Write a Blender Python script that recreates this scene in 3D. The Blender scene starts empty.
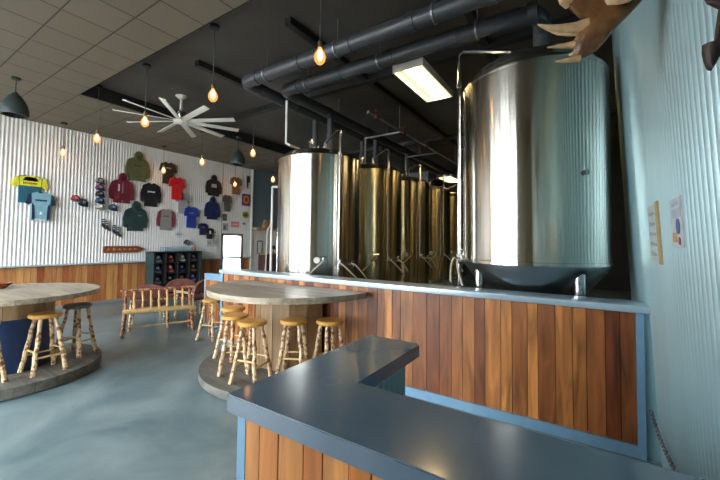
import bpy, bmesh, math, random
from math import sin, cos, pi, radians, atan2, hypot, sqrt
from mathutils import Vector, Matrix
random.seed(7)
SC = bpy.context.scene
COL = SC.collection

# ------------------------------------------------------------------ camera
F, CY, H = 351.3, 227.14, 1.65
_y, _p, _r = radians(33.2425), radians(2.3009), radians(.6328)
FW = Vector((-sin(_y)*cos(_p), cos(_y)*cos(_p), sin(_p)))
R0 = Vector((cos(_y), sin(_y), 0)); U0 = R0.cross(FW)
RT = R0*cos(_r)+U0*sin(_r); UP = -R0*sin(_r)+U0*cos(_r)
cam = bpy.data.cameras.new('camera'); co = bpy.data.objects.new('camera', cam); COL.objects.link(co)
cam.sensor_width = 36; cam.lens = F*36/720; cam.shift_y = (CY-240)/720; cam.clip_start = .02
m = Matrix((RT, UP, -FW)).transposed().to_4x4(); m.translation = Vector((0, 0, H)); co.matrix_world = m
SC.camera = co

def at(x, y, X=None, Y=None, Z=None):
    """measure the photograph: where the sight line through (x, y) meets a plane of the room"""
    d = FW+RT*((x-360)/F)-UP*((y-CY)/F)
    t = X/d.x if X is not None else (Y/d.y if Y is not None else (Z-H)/d.z)
    return Vector((0, 0, H))+d*t

# ------------------------------------------------------------------ materials
def new_mat(name):
    mt = bpy.data.materials.new(name); mt.use_nodes = True
    nt = mt.node_tree; b = nt.nodes['Principled BSDF']
    return mt, nt, b
def mat(name, col, rough=.6, metal=0, spec=None, var=0, scale=8, bump=0, bscale=30, emit=None, es=0, stretch=None, coat=0, aniso=0):
    mt, nt, b = new_mat(name)
    N, L = nt.nodes, nt.links
    b.inputs['Base Color'].default_value = (*col, 1); b.inputs['Roughness'].default_value = rough; b.inputs['Metallic'].default_value = metal
    if spec is not None: b.inputs['Specular IOR Level'].default_value = spec
    if coat: b.inputs['Coat Weight'].default_value = coat; b.inputs['Coat Roughness'].default_value = .1
    if emit: b.inputs['Emission Color'].default_value = (*emit, 1); b.inputs['Emission Strength'].default_value = es
    if aniso:
        tg = N.new('ShaderNodeTangent'); tg.direction_type = 'RADIAL'; tg.axis = 'Z'; L.new(tg.outputs[0], b.inputs['Tangent'])
        b.inputs['Anisotropic'].default_value = aniso; b.inputs['Anisotropic Rotation'].default_value = ANR
    tc = N.new('ShaderNodeTexCoord'); mp = N.new('ShaderNodeMapping'); L.new(tc.outputs['Object'], mp.inputs[0])
    if stretch: mp.inputs['Scale'].default_value = stretch
    if var:
        n = N.new('ShaderNodeTexNoise'); n.inputs['Scale'].default_value = scale; n.inputs['Detail'].default_value = 5
        L.new(mp.outputs[0], n.inputs['Vector'])
        r = N.new('ShaderNodeValToRGB'); e = r.color_ramp.elements
        e[0].position = .3; e[1].position = .7
        e[0].color = (*[c*(1-var) for c in col], 1); e[1].color = (*[min(1, c*(1+var)) for c in col], 1)
        L.new(n.outputs[0], r.inputs[0]); L.new(r.outputs[0], b.inputs['Base Color'])
    if bump:
        n = N.new('ShaderNodeTexNoise'); n.inputs['Scale'].default_value = bscale; L.new(mp.outputs[0], n.inputs['Vector'])
        bp = N.new('ShaderNodeBump'); bp.inputs['Strength'].default_value = bump; bp.inputs['Distance'].default_value = .01
        L.new(n.outputs[0], bp.inputs['Height']); L.new(bp.outputs[0], b.inputs['Normal'])
    return mt
def wood(name, stops, rough=.45, grain=(14, 14, 1.2), gamt=.35, knots=True):
    """planks: every plank face carries its own 'rnd' value, the ramp turns it into that board's own colour"""
    mt, nt, b = new_mat(name); N, L = nt.nodes, nt.links
    at_ = N.new('ShaderNodeAttribute'); at_.attribute_name = 'rnd'
    r = N.new('ShaderNodeValToRGB'); e = r.color_ramp.elements
    for i, c in enumerate(stops):
        p = i/(len(stops)-1)
        el = e[0] if i == 0 else (e[1] if i == len(stops)-1 else e.new(p))
        el.position = p if el is not e[-1] else 1; el.color = (*c, 1)
    L.new(at_.outputs['Fac'], r.inputs[0])
    tc = N.new('ShaderNodeTexCoord'); mp = N.new('ShaderNodeMapping'); mp.inputs['Scale'].default_value = grain
    ad = N.new('ShaderNodeVectorMath'); ad.operation = 'MULTIPLY_ADD'
    cb = N.new('ShaderNodeCombineXYZ')
    for k in range(3): L.new(at_.outputs['Fac'], cb.inputs[k])
    ad.inputs[1].default_value = (37, 37, 37); L.new(cb.outputs[0], ad.inputs[0]); L.new(tc.outputs['Object'], mp.inputs[0]); L.new(mp.outputs[0], ad.inputs[2])
    n = N.new('ShaderNodeTexNoise'); n.inputs['Scale'].default_value = 1.3; n.inputs['Detail'].default_value = 6; n.inputs['Distortion'].default_value = .8
    L.new(ad.outputs[0], n.inputs['Vector'])
    mr = N.new('ShaderNodeMapRange'); mr.inputs[1].default_value = .3; mr.inputs[2].default_value = .7; mr.inputs[3].default_value = 1-gamt; mr.inputs[4].default_value = 1+gamt*.6
    L.new(n.outputs[0], mr.inputs[0])
    mx = N.new('ShaderNodeVectorMath'); mx.operation = 'SCALE'; L.new(r.outputs[0], mx.inputs[0]); L.new(mr.outputs[0], mx.inputs['Scale'])
    L.new(mx.outputs[0], b.inputs['Base Color']); b.inputs['Roughness'].default_value = rough
    bp = N.new('ShaderNodeBump'); bp.inputs['Strength'].default_value = .15; bp.inputs['Distance'].default_value = .004
    L.new(n.outputs[0], bp.inputs['Height']); L.new(bp.outputs[0], b.inputs['Normal'])
    return mt
def bark(name, a, c, scale=22, thr=.5):
    mt, nt, b = new_mat(name); N, L = nt.nodes, nt.links
    tc = N.new('ShaderNodeTexCoord'); n = N.new('ShaderNodeTexNoise'); n.inputs['Scale'].default_value = scale; n.inputs['Detail'].default_value = 3
    L.new(tc.outputs['Object'], n.inputs['Vector']); r = N.new('ShaderNodeValToRGB'); e = r.color_ramp.elements
    e[0].position = thr-.06; e[1].position = thr+.06; e[0].color = (*a, 1); e[1].color = (*c, 1)
    L.new(n.outputs[0], r.inputs[0]); L.new(r.outputs[0], b.inputs['Base Color']); b.inputs['Roughness'].default_value = .5
    return mt
M = {}; ANR = 0.25
M['steel_wall'] = mat('galvanized_corrugated', (.80, .79, .77), .42, .12, var=.04, scale=3)
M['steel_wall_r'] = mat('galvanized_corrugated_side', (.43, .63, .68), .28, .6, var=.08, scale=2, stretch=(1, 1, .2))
M['tank'] = mat('brushed_stainless', (.66, .635, .56), .17, 1, aniso=.93, var=.12, scale=7, stretch=(1, 1, .01))  # vertical reflection streaks are painted into the colour
M['tank_lamplit'] = mat('stainless_lamp_gold_tint', (.66, .575, .36), .22, 1, aniso=.92, var=.30, scale=7, stretch=(1, 1, .01))  # same steel with gold lamp light and reflection streaks painted into its colour
M['tank_dark'] = mat('satin_stainless_cone', (.42, .44, .46), .28, 1)
M['chrome'] = mat('polished_steel', (.75, .74, .72), .18, 1)
M['trim'] = mat('folded_steel_trim', (.20, .36, .50), .4, .35, var=.06)
M['capm'] = mat('pale_steel_cap', (.50, .62, .70), .3, .45, var=.06)
M['counter'] = None
M['pvc'] = mat('grey_black_pvc', (.045, .05, .058), .38, 0, var=.1)
M['pvcband'] = mat('pipe_band_steel', (.3, .3, .32), .4, .8)
M['darkceil'] = mat('dark_painted_deck', (.085, .076, .066), .7, 0, var=.35, scale=.7)
M['beam'] = mat('black_beam', (.02, .02, .022), .6)
M['black'] = mat('matte_black', (.015, .015, .016), .6)
M['darkwall'] = mat('dark_brewery_wall', (.02, .017, .015), .8, var=.3, scale=2)
M['plainwall'] = mat('grey_plaster', (.35, .34, .32), .8, var=.05)
M['bluewall'] = mat('slate_blue_paint', (.12, .17, .19), .7, var=.06)
M['cream'] = mat('cream_paint', (.72, .70, .64), .7, var=.04)
M['white'] = mat('white_enamel', (.82, .80, .74), .4)
M['frame'] = mat('grey_aluminium', (.35, .36, .36), .4, .6)
M['board'] = wood('barn_wood_boards', [(.14, .034, .010), (.38, .125, .033), (.55, .225, .062), (.22, .055, .015), (.72, .38, .15), (.44, .16, .042), (.16, .04, .012), (.52, .20, .05)], .4, grain=(9, 9, 1.1), gamt=.6)
M['board_bar'] = wood('bar_front_boards', [(.46, .16, .035), (.58, .23, .055), (.38, .11, .025), (.60, .28, .085)], .4)
M['board_back'] = wood('wainscot_boards', [(.30, .075, .025), (.42, .14, .04), (.52, .22, .07), (.22, .05, .02), (.56, .28, .09)], .45)
M['board_grey'] = wood('weathered_table_boards', [(.42, .35, .25), (.35, .29, .20), (.48, .41, .31), (.30, .24, .17)], .38, grain=(1.2, 14, 14), gamt=.45)
M['board_plat'] = wood('weathered_platform_boards', [(.155, .15, .125), (.20, .19, .155), (.12, .115, .095)], .6, grain=(1.2, 14, 14), gamt=.4)
M['board_tan'] = wood('tan_pedestal_boards', [(.42, .27, .13), (.50, .33, .17), (.36, .22, .11)], .5)
M['seat'] = mat('honey_varnish', (.62, .32, .07), .3, var=.2, scale=12, coat=.3, stretch=(1, 6, 1))
M['log'] = bark('peeled_log', (.22, .09, .04), (.74, .55, .32), 24, .47)
M['logdark'] = bark('peeled_log_dark', (.20, .06, .035), (.55, .30, .15), 20, .52)
M['logplain'] = mat('pale_log', (.70, .47, .19), .45, var=.25, scale=10)
M['navy'] = mat('navy_metal', (.008, .03, .10), .45)
M['leather'] = mat('plaid_red_brown', (.17, .055, .045), .55, var=.5, scale=9, bump=.2)
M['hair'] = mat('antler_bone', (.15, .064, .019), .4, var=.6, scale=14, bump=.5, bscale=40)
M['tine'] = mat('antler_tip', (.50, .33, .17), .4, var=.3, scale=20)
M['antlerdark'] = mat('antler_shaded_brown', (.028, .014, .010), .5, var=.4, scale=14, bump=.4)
M['bulb'] = None
M['filament'] = mat('hot_filament', (1, .8, .5), .3, emit=(1, .66, .30), es=26)
M['brass'] = mat('brass_socket', (.30, .22, .12), .35, .9)
M['cord'] = mat('grey_cord', (.09, .09, .09), .6)
M['tube'] = mat('fluorescent_tube', (1, .95, .8), .3, emit=(1, .76, .40), es=17)
M['reflector'] = mat('lamp_reflector', (.72, .58, .34), .3)
M['rubber'] = mat('hose', (.5, .45, .38), .4)
M['chain'] = mat('chain_steel', (.2, .2, .21), .35, .9)
M['carve'] = mat('carved_letter', (.55, .25, .07), .6)
M['signwood'] = mat('carved_sign_wood', (.20, .055, .02), .45, var=.3, scale=20)

def glass(name, tint=(.95, .98, 1)):
    mt = bpy.data.materials.new(name); mt.use_nodes = True; nt = mt.node_tree; N, L = nt.nodes, nt.links; N.clear()
    o = N.new('ShaderNodeOutputMaterial'); t = N.new('ShaderNodeBsdfTransparent'); g = N.new('ShaderNodeBsdfGlossy'); g.inputs['Roughness'].default_value = .02
    t.inputs[0].default_value = (*tint, 1); mx = N.new('ShaderNodeMixShader'); mx.inputs[0].default_value = .06
    L.new(t.outputs[0], mx.inputs[1]); L.new(g.outputs[0], mx.inputs[2]); L.new(mx.outputs[0], o.inputs[0]); return mt
def amber():
    mt = bpy.data.materials.new('amber_bulb_glass'); mt.use_nodes = True; nt = mt.node_tree; N, L = nt.nodes, nt.links; N.clear()
    o = N.new('ShaderNodeOutputMaterial'); t = N.new('ShaderNodeBsdfTransparent'); t.inputs[0].default_value = (1, .72, .42, 1)
    g = N.new('ShaderNodeEmission'); g.inputs[0].default_value = (1, .36, .10, 1); g.inputs[1].default_value = 2.2
    mx = N.new('ShaderNodeMixShader'); mx.inputs[0].default_value = .38
    L.new(t.outputs[0], mx.inputs[1]); L.new(g.outputs[0], mx.inputs[2]); L.new(mx.outputs[0], o.inputs[0]); return mt
M['bulb'] = amber(); M['glass'] = glass('window_glass'); M['case'] = glass('clear_case', (.8, .93, .97))

# counter: smooth slate-blue coated slab with a mug ring and faint scuffs
mt, nt, b = new_mat('slate_counter'); N, L = nt.nodes, nt.links
tc = N.new('ShaderNodeTexCoord'); n = N.new('ShaderNodeTexNoise'); n.inputs['Scale'].default_value = 3; n.inputs['Detail'].default_value = 8
L.new(tc.outputs['Object'], n.inputs['Vector'])
r = N.new('ShaderNodeValToRGB'); e = r.color_ramp.elements; e[0].position = .35; e[1].position = .7; e[0].color = (.095, .15, .205, 1); e[1].color = (.115, .175, .235, 1)
L.new(n.outputs[0], r.inputs[0])
dv = N.new('ShaderNodeVectorMath'); dv.operation = 'DISTANCE'; pr = at(331, 381, Z=1.0); dv.inputs[1].default_value = (pr.x+1.295, pr.y-.96, 1.0)
L.new(tc.outputs['Object'], dv.inputs[0])
s1 = N.new('ShaderNodeMath'); s1.operation = 'SUBTRACT'; s1.inputs[1].default_value = .045; L.new(dv.outputs['Value'], s1.inputs[0])
s2 = N.new('ShaderNodeMath'); s2.operation = 'ABSOLUTE'; L.new(s1.outputs[0], s2.inputs[0])
s3 = N.new('ShaderNodeMapRange'); s3.inputs[1].default_value = .001; s3.inputs[2].default_value = .006; s3.inputs[3].default_value = .35; s3.inputs[4].default_value = 0
L.new(s2.outputs[0], s3.inputs[0])
mx = N.new('ShaderNodeMix'); mx.data_type = 'RGBA'; mx.inputs[7].default_value = (.22, .25, .27, 1); L.new(s3.outputs[0], mx.inputs[0]); L.new(r.outputs[0], mx.inputs[6])
L.new(mx.outputs[2], b.inputs['Base Color'])
rr = N.new('ShaderNodeMapRange'); rr.inputs[3].default_value = .19; rr.inputs[4].default_value = .25; L.new(n.outputs[0], rr.inputs[0]); L.new(rr.outputs[0], b.inputs['Roughness'])
b.inputs['Specular IOR Level'].default_value = .7; b.inputs['Coat Weight'].default_value = .6; b.inputs['Coat Roughness'].default_value = .09; M['counter'] = mt

# polished concrete
mt, nt, b = new_mat('polished_concrete'); N, L = nt.nodes, nt.links
tc = N.new('ShaderNodeTexCoord'); n = N.new('ShaderNodeTexNoise'); n.inputs['Scale'].default_value = 1.1; n.inputs['Detail'].default_value = 9; n.inputs['Roughness'].default_value = .6
n.inputs['Distortion'].default_value = .6; L.new(tc.outputs['Object'], n.inputs['Vector'])
r = N.new('ShaderNodeValToRGB'); e = r.color_ramp.elements; e[0].position = .32; e[1].position = .68; e[0].color = (.075, .135, .155, 1); e[1].color = (.235, .295, .295, 1)
L.new(n.outputs[0], r.inputs[0]); L.new(r.outputs[0], b.inputs['Base Color'])
rr = N.new('ShaderNodeMapRange'); rr.inputs[3].default_value = .2; rr.inputs[4].default_value = .42; L.new(n.outputs[0], rr.inputs[0]); L.new(rr.outputs[0], b.inputs['Roughness'])
M['floor'] = mt

# drop-ceiling tiles 2x4, running bond (brick pattern on real tile size)
SOFF = 4.25; GY = .547; EY = 2.445; EX = -7.69
mt, nt, b = new_mat('acoustic_ceiling_tiles'); N, L = nt.nodes, nt.links
tc = N.new('ShaderNodeTexCoord'); mp = N.new('ShaderNodeMapping'); mp.inputs['Location'].default_value = (3.89+40*.557, -2.44+40*.532, 0)
L.new(tc.outputs['Object'], mp.inputs[0]); bk = N.new('ShaderNodeTexBrick'); L.new(mp.outputs[0], bk.inputs['Vector'])
bk.offset = 0; bk.inputs['Scale'].default_value = 1; bk.inputs['Brick Width'].default_value = .557; bk.inputs['Row Height'].default_value = .532
bk.inputs['Mortar Size'].default_value = .009; bk.inputs['Mortar Smooth'].default_value = .1
bk.inputs['Color1'].default_value = (.172, .140, .100, 1); bk.inputs['Color2'].default_value = (.190, .157, .115, 1); bk.inputs['Mortar'].default_value = (.06, .048, .036, 1)
L.new(bk.outputs['Color'], b.inputs['Base Color']); b.inputs['Roughness'].default_value = .85; M['tile'] = mt

# ------------------------------------------------------------------ mesh helpers
class MB:
    def __init__(s): s.bm = bmesh.new(); s.rl = s.bm.faces.layers.float.new('rnd')
    def _tag(s, fs, v):
        for f in fs: f[s.rl] = v
    def box(s, a, b, rnd=0, bev=0, mtx=None):
        a, b = Vector(a), Vector(b)
        c = (a+b)/2; d = b-a
        g = bmesh.ops.create_cube(s.bm, size=1, matrix=Matrix.Translation(c) @ Matrix.Diagonal((abs(d.x), abs(d.y), abs(d.z), 1)))
        vs = g['verts']
        if bev:
            es = list({e for v in vs for e in v.link_edges})
            r = bmesh.ops.bevel(s.bm, geom=es, offset=bev, segments=2, affect='EDGES', profile=.5)
            vs = list({v for v in r['verts']} | {v for v in vs if v.is_valid})
        if mtx: bmesh.ops.transform(s.bm, matrix=mtx, verts=[v for v in vs if v.is_valid])
        s._tag({f for v in vs if v.is_valid for f in v.link_faces}, rnd); return s
    def tube(s, pts, rad, n=10, rnd=0, cap=True):
        pts = [Vector(p) for p in pts]; k = len(pts)
        rad = rad if isinstance(rad, (list, tuple)) else [rad]*k
        rings = []; prev = None
        for i, p in enumerate(pts):
            if i == 0: t = pts[1]-p
            elif i == k-1: t = p-pts[i-1]
            else: t = (pts[i+1]-p).normalized()+(p-pts[i-1]).normalized()
            t.normalize()
            if prev is None:
                a = t.cross(Vector((0, 0, 1)));
                if a.length < .05: a = t.cross(Vector((0, 1, 0)))
            else: a = prev-t*prev.dot(t)
            a.normalize(); prev = a; c = t.cross(a)
            rings.append([s.bm.verts.new(p+(a*cos(2*pi*j/n)+c*sin(2*pi*j/n))*rad[i]) for j in range(n)])
        fs = []
        for i in range(k-1):
            for j in range(n): fs.append(s.bm.faces.new((rings[i][j], rings[i][(j+1) % n], rings[i+1][(j+1) % n], rings[i+1][j])))
        if cap: fs.append(s.bm.faces.new(rings[0][::-1])); fs.append(s.bm.faces.new(rings[-1]))
        s._tag(fs, rnd); return s
    def lathe(s, prof, c=(0, 0, 0), n=48, rnd=0):
        c = Vector(c); rings = []; fs = []
        for r_, z in prof:
            rings.append([s.bm.verts.new(c+Vector((r_*cos(2*pi*j/n), r_*sin(2*pi*j/n), z))) for j in range(n)] if r_ > 1e-5 else [s.bm.verts.new(c+Vector((0, 0, z)))])
        for a, b in zip(rings, rings[1:]):
            for j in range(n):
                j2 = (j+1) % n
                if len(a) == 1 and len(b) == 1: continue
                if len(a) == 1: fs.append(s.bm.faces.new((a[0], b[j2], b[j])))
                elif len(b) == 1: fs.append(s.bm.faces.new((a[j], a[j2], b[0])))
                else: fs.append(s.bm.faces.new((a[j], a[j2], b[j2], b[j])))
        s._tag(fs, rnd); return s
    def prism(s, poly, frame, th, rnd=0, inset=0):
        """poly: 2-D outline; frame: (origin, u, v, n) ; thickness th along n, rounded by an inset front"""
        o, u, v, n_ = frame
        lo = [s.bm.verts.new(o+u*p[0]+v*p[1]) for p in poly]; hi = [s.bm.verts.new(o+u*p[0]+v*p[1]+n_*(th*(.55 if inset else 1))) for p in poly]
        k = len(poly); fs = [s.bm.faces.new((lo[i], lo[(i+1) % k], hi[(i+1) % k], hi[i])) for i in range(k)]
        fs.append(s.bm.faces.new(lo[::-1]))
        top = s.bm.faces.new(hi)
        fs.append(top)
        if inset:
            rr = bmesh.ops.inset_region(s.bm, faces=[top], thickness=inset, use_even_offset=True)
            for w in top.verts: w.co += n_*(th*.45)
            fs += rr['faces']
        s._tag([f for f in fs if f.is_valid], rnd); return s
    def build(s, name, material, parent=None, loc=None):
        bm = s.bm; bmesh.ops.recalc_face_normals(bm, faces=bm.faces[:])
        for f in bm.faces: f.smooth = True
        for e in bm.edges:
            if len(e.link_faces) == 2 and e.calc_face_angle(0) > radians(28): e.smooth = False
        me = bpy.data.meshes.new(name); bm.to_mesh(me); bm.free()
        me.materials.append(M[material] if isinstance(material, str) else material)
        o = bpy.data.objects.new(name, me); COL.objects.link(o)
        if parent: o.parent = parent
        if loc: o.location = loc
        return o
def tag(o, label=None, cat=None, group=None, kind=None):
    if label: o['label'] = label
    if cat: o['category'] = cat
    if group: o['group'] = group
    if kind: o['kind'] = kind
    return o
def thing(name, label, cat, loc=(0, 0, 0), rz=0, group=None):
    o = bpy.data.objects.new(name, None); COL.objects.link(o); o.empty_display_size = .1
    o.location = loc; o.rotation_euler = (0, 0, rz); return tag(o, label, cat, group)
def copy_tree(o, parent=None):
    c = o.copy(); COL.objects.link(c)
    if parent: c.parent = parent
    for ch in [x for x in COL.objects if x.parent == o]: copy_tree(ch, c)
    return c
def dup(o, label, loc, rz=0, group=None, scale=None):
    c = copy_tree(o); c.location = loc; c.rotation_euler = (0, 0, rz); c['label'] = label
    if group: c['group'] = group
    if scale: c.scale = scale
    return c
def struct(mb, name, material): return tag(mb.build(name, material), kind='structure')
def planks(mb, o, u, n_, length, z0, z1, w=.115, th=.02, seed=1):
    """vertical boards side by side, each with its own width and shade, small gaps between"""
    rg = random.Random(seed); x = 0; last = -1; u = Vector(u); n_ = Vector(n_); o = Vector(o)
    while x < length-.005:
        ww = min(w*rg.uniform(.7, 1.35), length-x)
        if length-x-ww < w*.4: ww = length-x
        v = rg.random()
        while abs(v-last) < .12: v = rg.random()
        last = v; g = .0025
        poly = [(x+g, z0), (x+ww-g, z0), (x+ww-g, z1), (x+g, z1)]
        mb.prism(poly, (o, u, Vector((0, 0, 1)), n_), th*rg.uniform(.85, 1.1), v)
        x += ww
def corr(mb, o, u, n_, length, z0, z1, pitch=.068, amp=.006, lean=0, k=8, thick=True):
    """corrugated sheet: real waves"""
    o, u, n_ = Vector(o), Vector(u), Vector(n_); nw = int(round(length/pitch*k)); prev = None; fs = []
    for i in range(nw+1):
        s_ = length*i/nw; d = amp*cos(2*pi*i/k)
        a = o+u*s_+n_*(d-lean*(z0-.8))*1; a.z = z0; b_ = o+u*s_+n_*(d)+n_*(lean*(z1-.8)); b_.z = z1
        a = o+u*s_+n_*(d+lean*(z0-.8)); a.z = z0
        va, vb = mb.bm.verts.new(a), mb.bm.verts.new(b_)
        if prev: fs.append(mb.bm.faces.new((prev[0], va, vb, prev[1])))
        prev = (va, vb)
    mb._tag(fs, 0)
def build_sheet(mb, name, material):
    o = mb.build(name, material)
    o.data.polygons.foreach_set('use_smooth', [True]*len(o.data.polygons)); return o

# ------------------------------------------------------------------ shell
BX = -10.4; RX = .405; WY = -1.8; FY = 15.5; TOP = 4.5; KY = 3.52; LEAN = .045
struct(MB().box((BX-.3, WY-.3, -.2), (3.3, FY+.3, 0)), 'floor', 'floor')
mb = MB(); mb.box((BX, WY, SOFF), (.6, EY, SOFF+.02)); mb.box((BX, EY, SOFF), (EX, FY-1, SOFF+.02)); struct(mb, 'ceiling', 'tile')
struct(MB().box((BX-.3, WY-.3, TOP), (3.3, FY+.3, TOP+.2)), 'ceiling', 'darkceil')
mb = MB(); mb.box((EX, EY-.012, SOFF), (.6, EY, TOP)); mb.box((EX-.012, EY, SOFF), (EX, FY-1, TOP)); struct(mb, 'trim_1', 'beam')
# back wall: corrugated sheet above a board wainscot, door gap, painted stretch beyond
DY0, DY1, DZ = 7.38, 8.2, 1.84; CE = 8.56; WZ = 1.03
mb = MB(); mb.box((BX-.2, WY, 0), (BX-.03, DY0, TOP)); mb.box((BX-.2, DY1, 0), (BX-.03, CE, TOP)); mb.box((BX-.2, DY0, DZ), (BX-.03, DY1, TOP)); struct(mb, 'wall_back', 'plainwall')
mb = MB(); X = (0, 1, 0); NN = (1, 0, 0)
corr(mb, (BX, WY, 0), X, NN, DY0-.03-WY, WZ, SOFF); corr(mb, (BX, DY0-.03, 0), X, NN, DY1-DY0+.06, DZ+.03, SOFF); corr(mb, (BX, DY1+.03, 0), X, NN, CE-DY1-.03, WZ, SOFF)
tag(build_sheet(mb, 'wall_back', 'steel_wall'), kind='structure')
mb = MB(); planks(mb, (BX-.02, WY, 0), X, NN, DY0-.05-WY, .02, WZ-.02, .12, seed=3); planks(mb, (BX-.02, DY1+.05, 0), X, NN, CE-DY1-.05, .02, WZ-.02, .12, seed=4)
struct(mb, 'trim_2', 'board_back')
mb = MB(); mb.box((BX-.02, WY, WZ-.02), (BX+.12, DY0-.05, WZ+.015), bev=.003); mb.box((BX-.02, DY1+.05, WZ-.02), (BX+.05, CE, WZ+.015)); struct(mb, 'trim_3', 'capm')
mb = MB(); mb.box((BX-.02, WY, 0), (BX+.015, DY0-.05, .07)); struct(mb, 'baseboard_back', 'frame')
mb = MB(); mb.box((BX-.2, CE+.06, 2.12), (BX-.02, FY, TOP)); struct(mb, 'wall_back', 'bluewall')
mb = MB(); mb.box((BX-.2, CE+.06, 0), (BX-.02, FY, 2.12)); struct(mb, 'wall_back', 'cream')
mb = MB(); mb.box((BX-.05, CE, 0), (BX+.03, CE+.06, SOFF)); struct(mb, 'trim_4', 'white')
# door
t = tag(bpy.data.objects.new('door_1', None), kind='structure'); COL.objects.link(t); t.location = (BX-.05, DY0, 0)
mb = MB(); w = DY1-DY0
for a, b_ in (((0, 0, 0), (.06, .06, DZ)), ((0, w-.06, 0), (.06, w, DZ)), ((0, 0, DZ-.06), (.06, w, DZ)), ((.005, .06, 1.0), (.055, w-.06, 1.06)), ((0, .06, 0), (.06, w-.06, .1))): mb.box(a, b_)
mb.build('door_frame', 'frame', t)
MB().box((.02, .06, .1), (.03, w-.06, DZ-.06)).build('pane', 'glass', t)
MB().box((.06, w-.1, .9), (.09, w-.07, 1.1)).build('door_handle', 'chrome', t)
# far and side walls of the brewery
struct(MB().box((BX-.2, FY, 0), (3.2, FY+.2, TOP)), 'wall_far', 'darkwall')
struct(MB().box((2.6, 4.9, 0), (2.8, FY, TOP)), 'wall_brewery_side', mat('tan_brewery_wall', (.34, .28, .15), .7, var=.1))
for _i, _y in enumerate((5.6, 6.7, 7.5, 9.0, 10.2, 11.9, 13.4)): struct(MB().box((2.5, _y, 0), (2.6, _y+(.25, .5, .2, .6, .3)[_i % 5], TOP), bev=.01), 'trim_%d' % (7+_i), 'beam')  # unseen dark posts, added to reflect as stripes in the tanks
struct(MB().box((.62, 4.9, 0), (2.8, 4.96, TOP)), 'wall_return', 'darkwall')
# right wall: corrugated, leaning a little into the room
mb = MB(); corr(mb, (RX, WY, 0), (0, 1, 0), (-1, 0, 0), 5.05-WY, -.01, TOP, .068, .0155, LEAN)
tag(build_sheet(mb, 'wall_right', 'steel_wall_r'), kind='structure')
mb = MB(); mb.prism([(0, 0), (.2, 0), (.2, TOP), (-.16, TOP)], (Vector((RX+.06, WY, 0)), Vector((1, 0, 0)), Vector((0, 0, 1)), Vector((0, 1, 0))), 4.85-WY+.2); struct(mb, 'wall_right', 'plainwall')
# window wall (behind the camera's left), four tall windows
wins = [(-9.9, -8.0), (-7.6, -5.7), (-5.3, -3.3), (-3.0, -2.1)]; SZ, HZ = .15, 4.35
mb = MB(); xs = [BX-.2]+[v for p in wins for v in p]+[.9]
for i in range(0, len(xs), 2): mb.box((xs[i], WY-.2, 0), (xs[i+1], WY, TOP))
for a, b_ in wins: mb.box((a, WY-.2, 0), (b_, WY, SZ)); mb.box((a, WY-.2, HZ), (b_, WY, TOP))
struct(mb, 'wall_front', mat('warm_timber_wall', (.60, .25, .09), .5, var=.3, scale=3, stretch=(3, 3, .3)))
for i, (a, b_) in enumerate(wins):
    t = tag(bpy.data.objects.new('window_%d' % (i+1), None), kind='structure'); COL.objects.link(t); t.location = (a, WY-.12, SZ)
    w, h = b_-a, HZ-SZ; mb = MB()
    for p, q in (((0, 0, 0), (.06, .08, h)), ((w-.06, 0, 0), (w, .08, h)), ((.06, 0, 0), (w-.06, .08, .06)), ((.06, 0, h-.06), (w-.06, .08, h)), ((w*.31-.08, 0, .06), (w*.31+.08, .08, h-.06)), ((w*.66-.12, 0, .06), (w*.66+.12, .08, h-.06))): mb.box(p, q)
    mb.build('window_frame', mat('timber_mullion', (.62, .25, .09), .5), t); MB().box((.06, .03, .06), (w-.06, .04, h-.06)).build('pane', 'glass', t)
    l = bpy.data.lights.new('window_portal', 'AREA'); l.shape = 'RECTANGLE'; l.size = w; l.size_y = h; l.cycles.is_portal = True
    lo = bpy.data.objects.new('window_portal', l); COL.objects.link(lo); lo.location = ((a+b_)/2, WY-.22, (SZ+HZ)/2); lo.rotation_euler = (radians(90), 0, 0)
struct(MB().box((-40, -40, -.25), (40, 40, -.21)), 'ground', mat('outside_ground', (.25, .27, .25), .9, var=.2, scale=.3))
struct(MB().box((-1.95, WY, 0), (.32, WY+.03, TOP-.26), bev=.004), 'wall_front', mat('beige_paint', (.62, .56, .44), .7, var=.04))  # unseen panel added so the big tank reflects beige
# ceiling beams above the brewery
mb = MB()
for x in (-1.2, -3.2, -5.2): mb.box((x-.05, EY+.7, TOP-.09), (x+.05, FY, TOP))
mb.box((EX+.02, 5.0, TOP-.1), (.5, 5.12, TOP)); mb.box((EX+.02, 9.0, TOP-.1), (2.6, 9.12, TOP))
struct(mb, 'trim_5', 'beam')

# ------------------------------------------------------------------ half wall of boards
hw = thing('half_wall', 'long half wall of reddish boards with pale steel cap in front of the tanks', 'half wall', (-4.95, KY, 0))
Lw = .34+4.95
mb = MB(); mb.box((.03, .03, 0), (Lw-.03, .25, 1.11)); mb.build('core', 'darkwall', hw)
mb = MB(); planks(mb, (.05, .03, 0), (1, 0, 0), (0, -1, 0), Lw-.1, .09, 1.11, .118, .022, 11); mb.build('board_cladding', 'board', hw)
mb = MB(); mb.box((-.03, -.03, 1.115), (Lw+.05, .30, 1.17), bev=.004); mb.build('cap', 'capm', hw)
mb = MB(); mb.box((0, -.012, 0), (.045, .27, 1.115)); mb.build('corner_trim', 'trim', hw)
mb = MB(); mb.box((Lw-.05, -.012, 0), (Lw, .27, 1.115)); mb.build('corner_trim', 'trim', hw)
mb = MB(); mb.box((.045, -.012, 0), (Lw-.05, .03, .09)); mb.build('base_rail', 'trim', hw)
struct(MB().box((.342, KY+.03, 0), (.50, KY+.06, 1.11)), 'trim_6', 'steel_wall_r')
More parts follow.
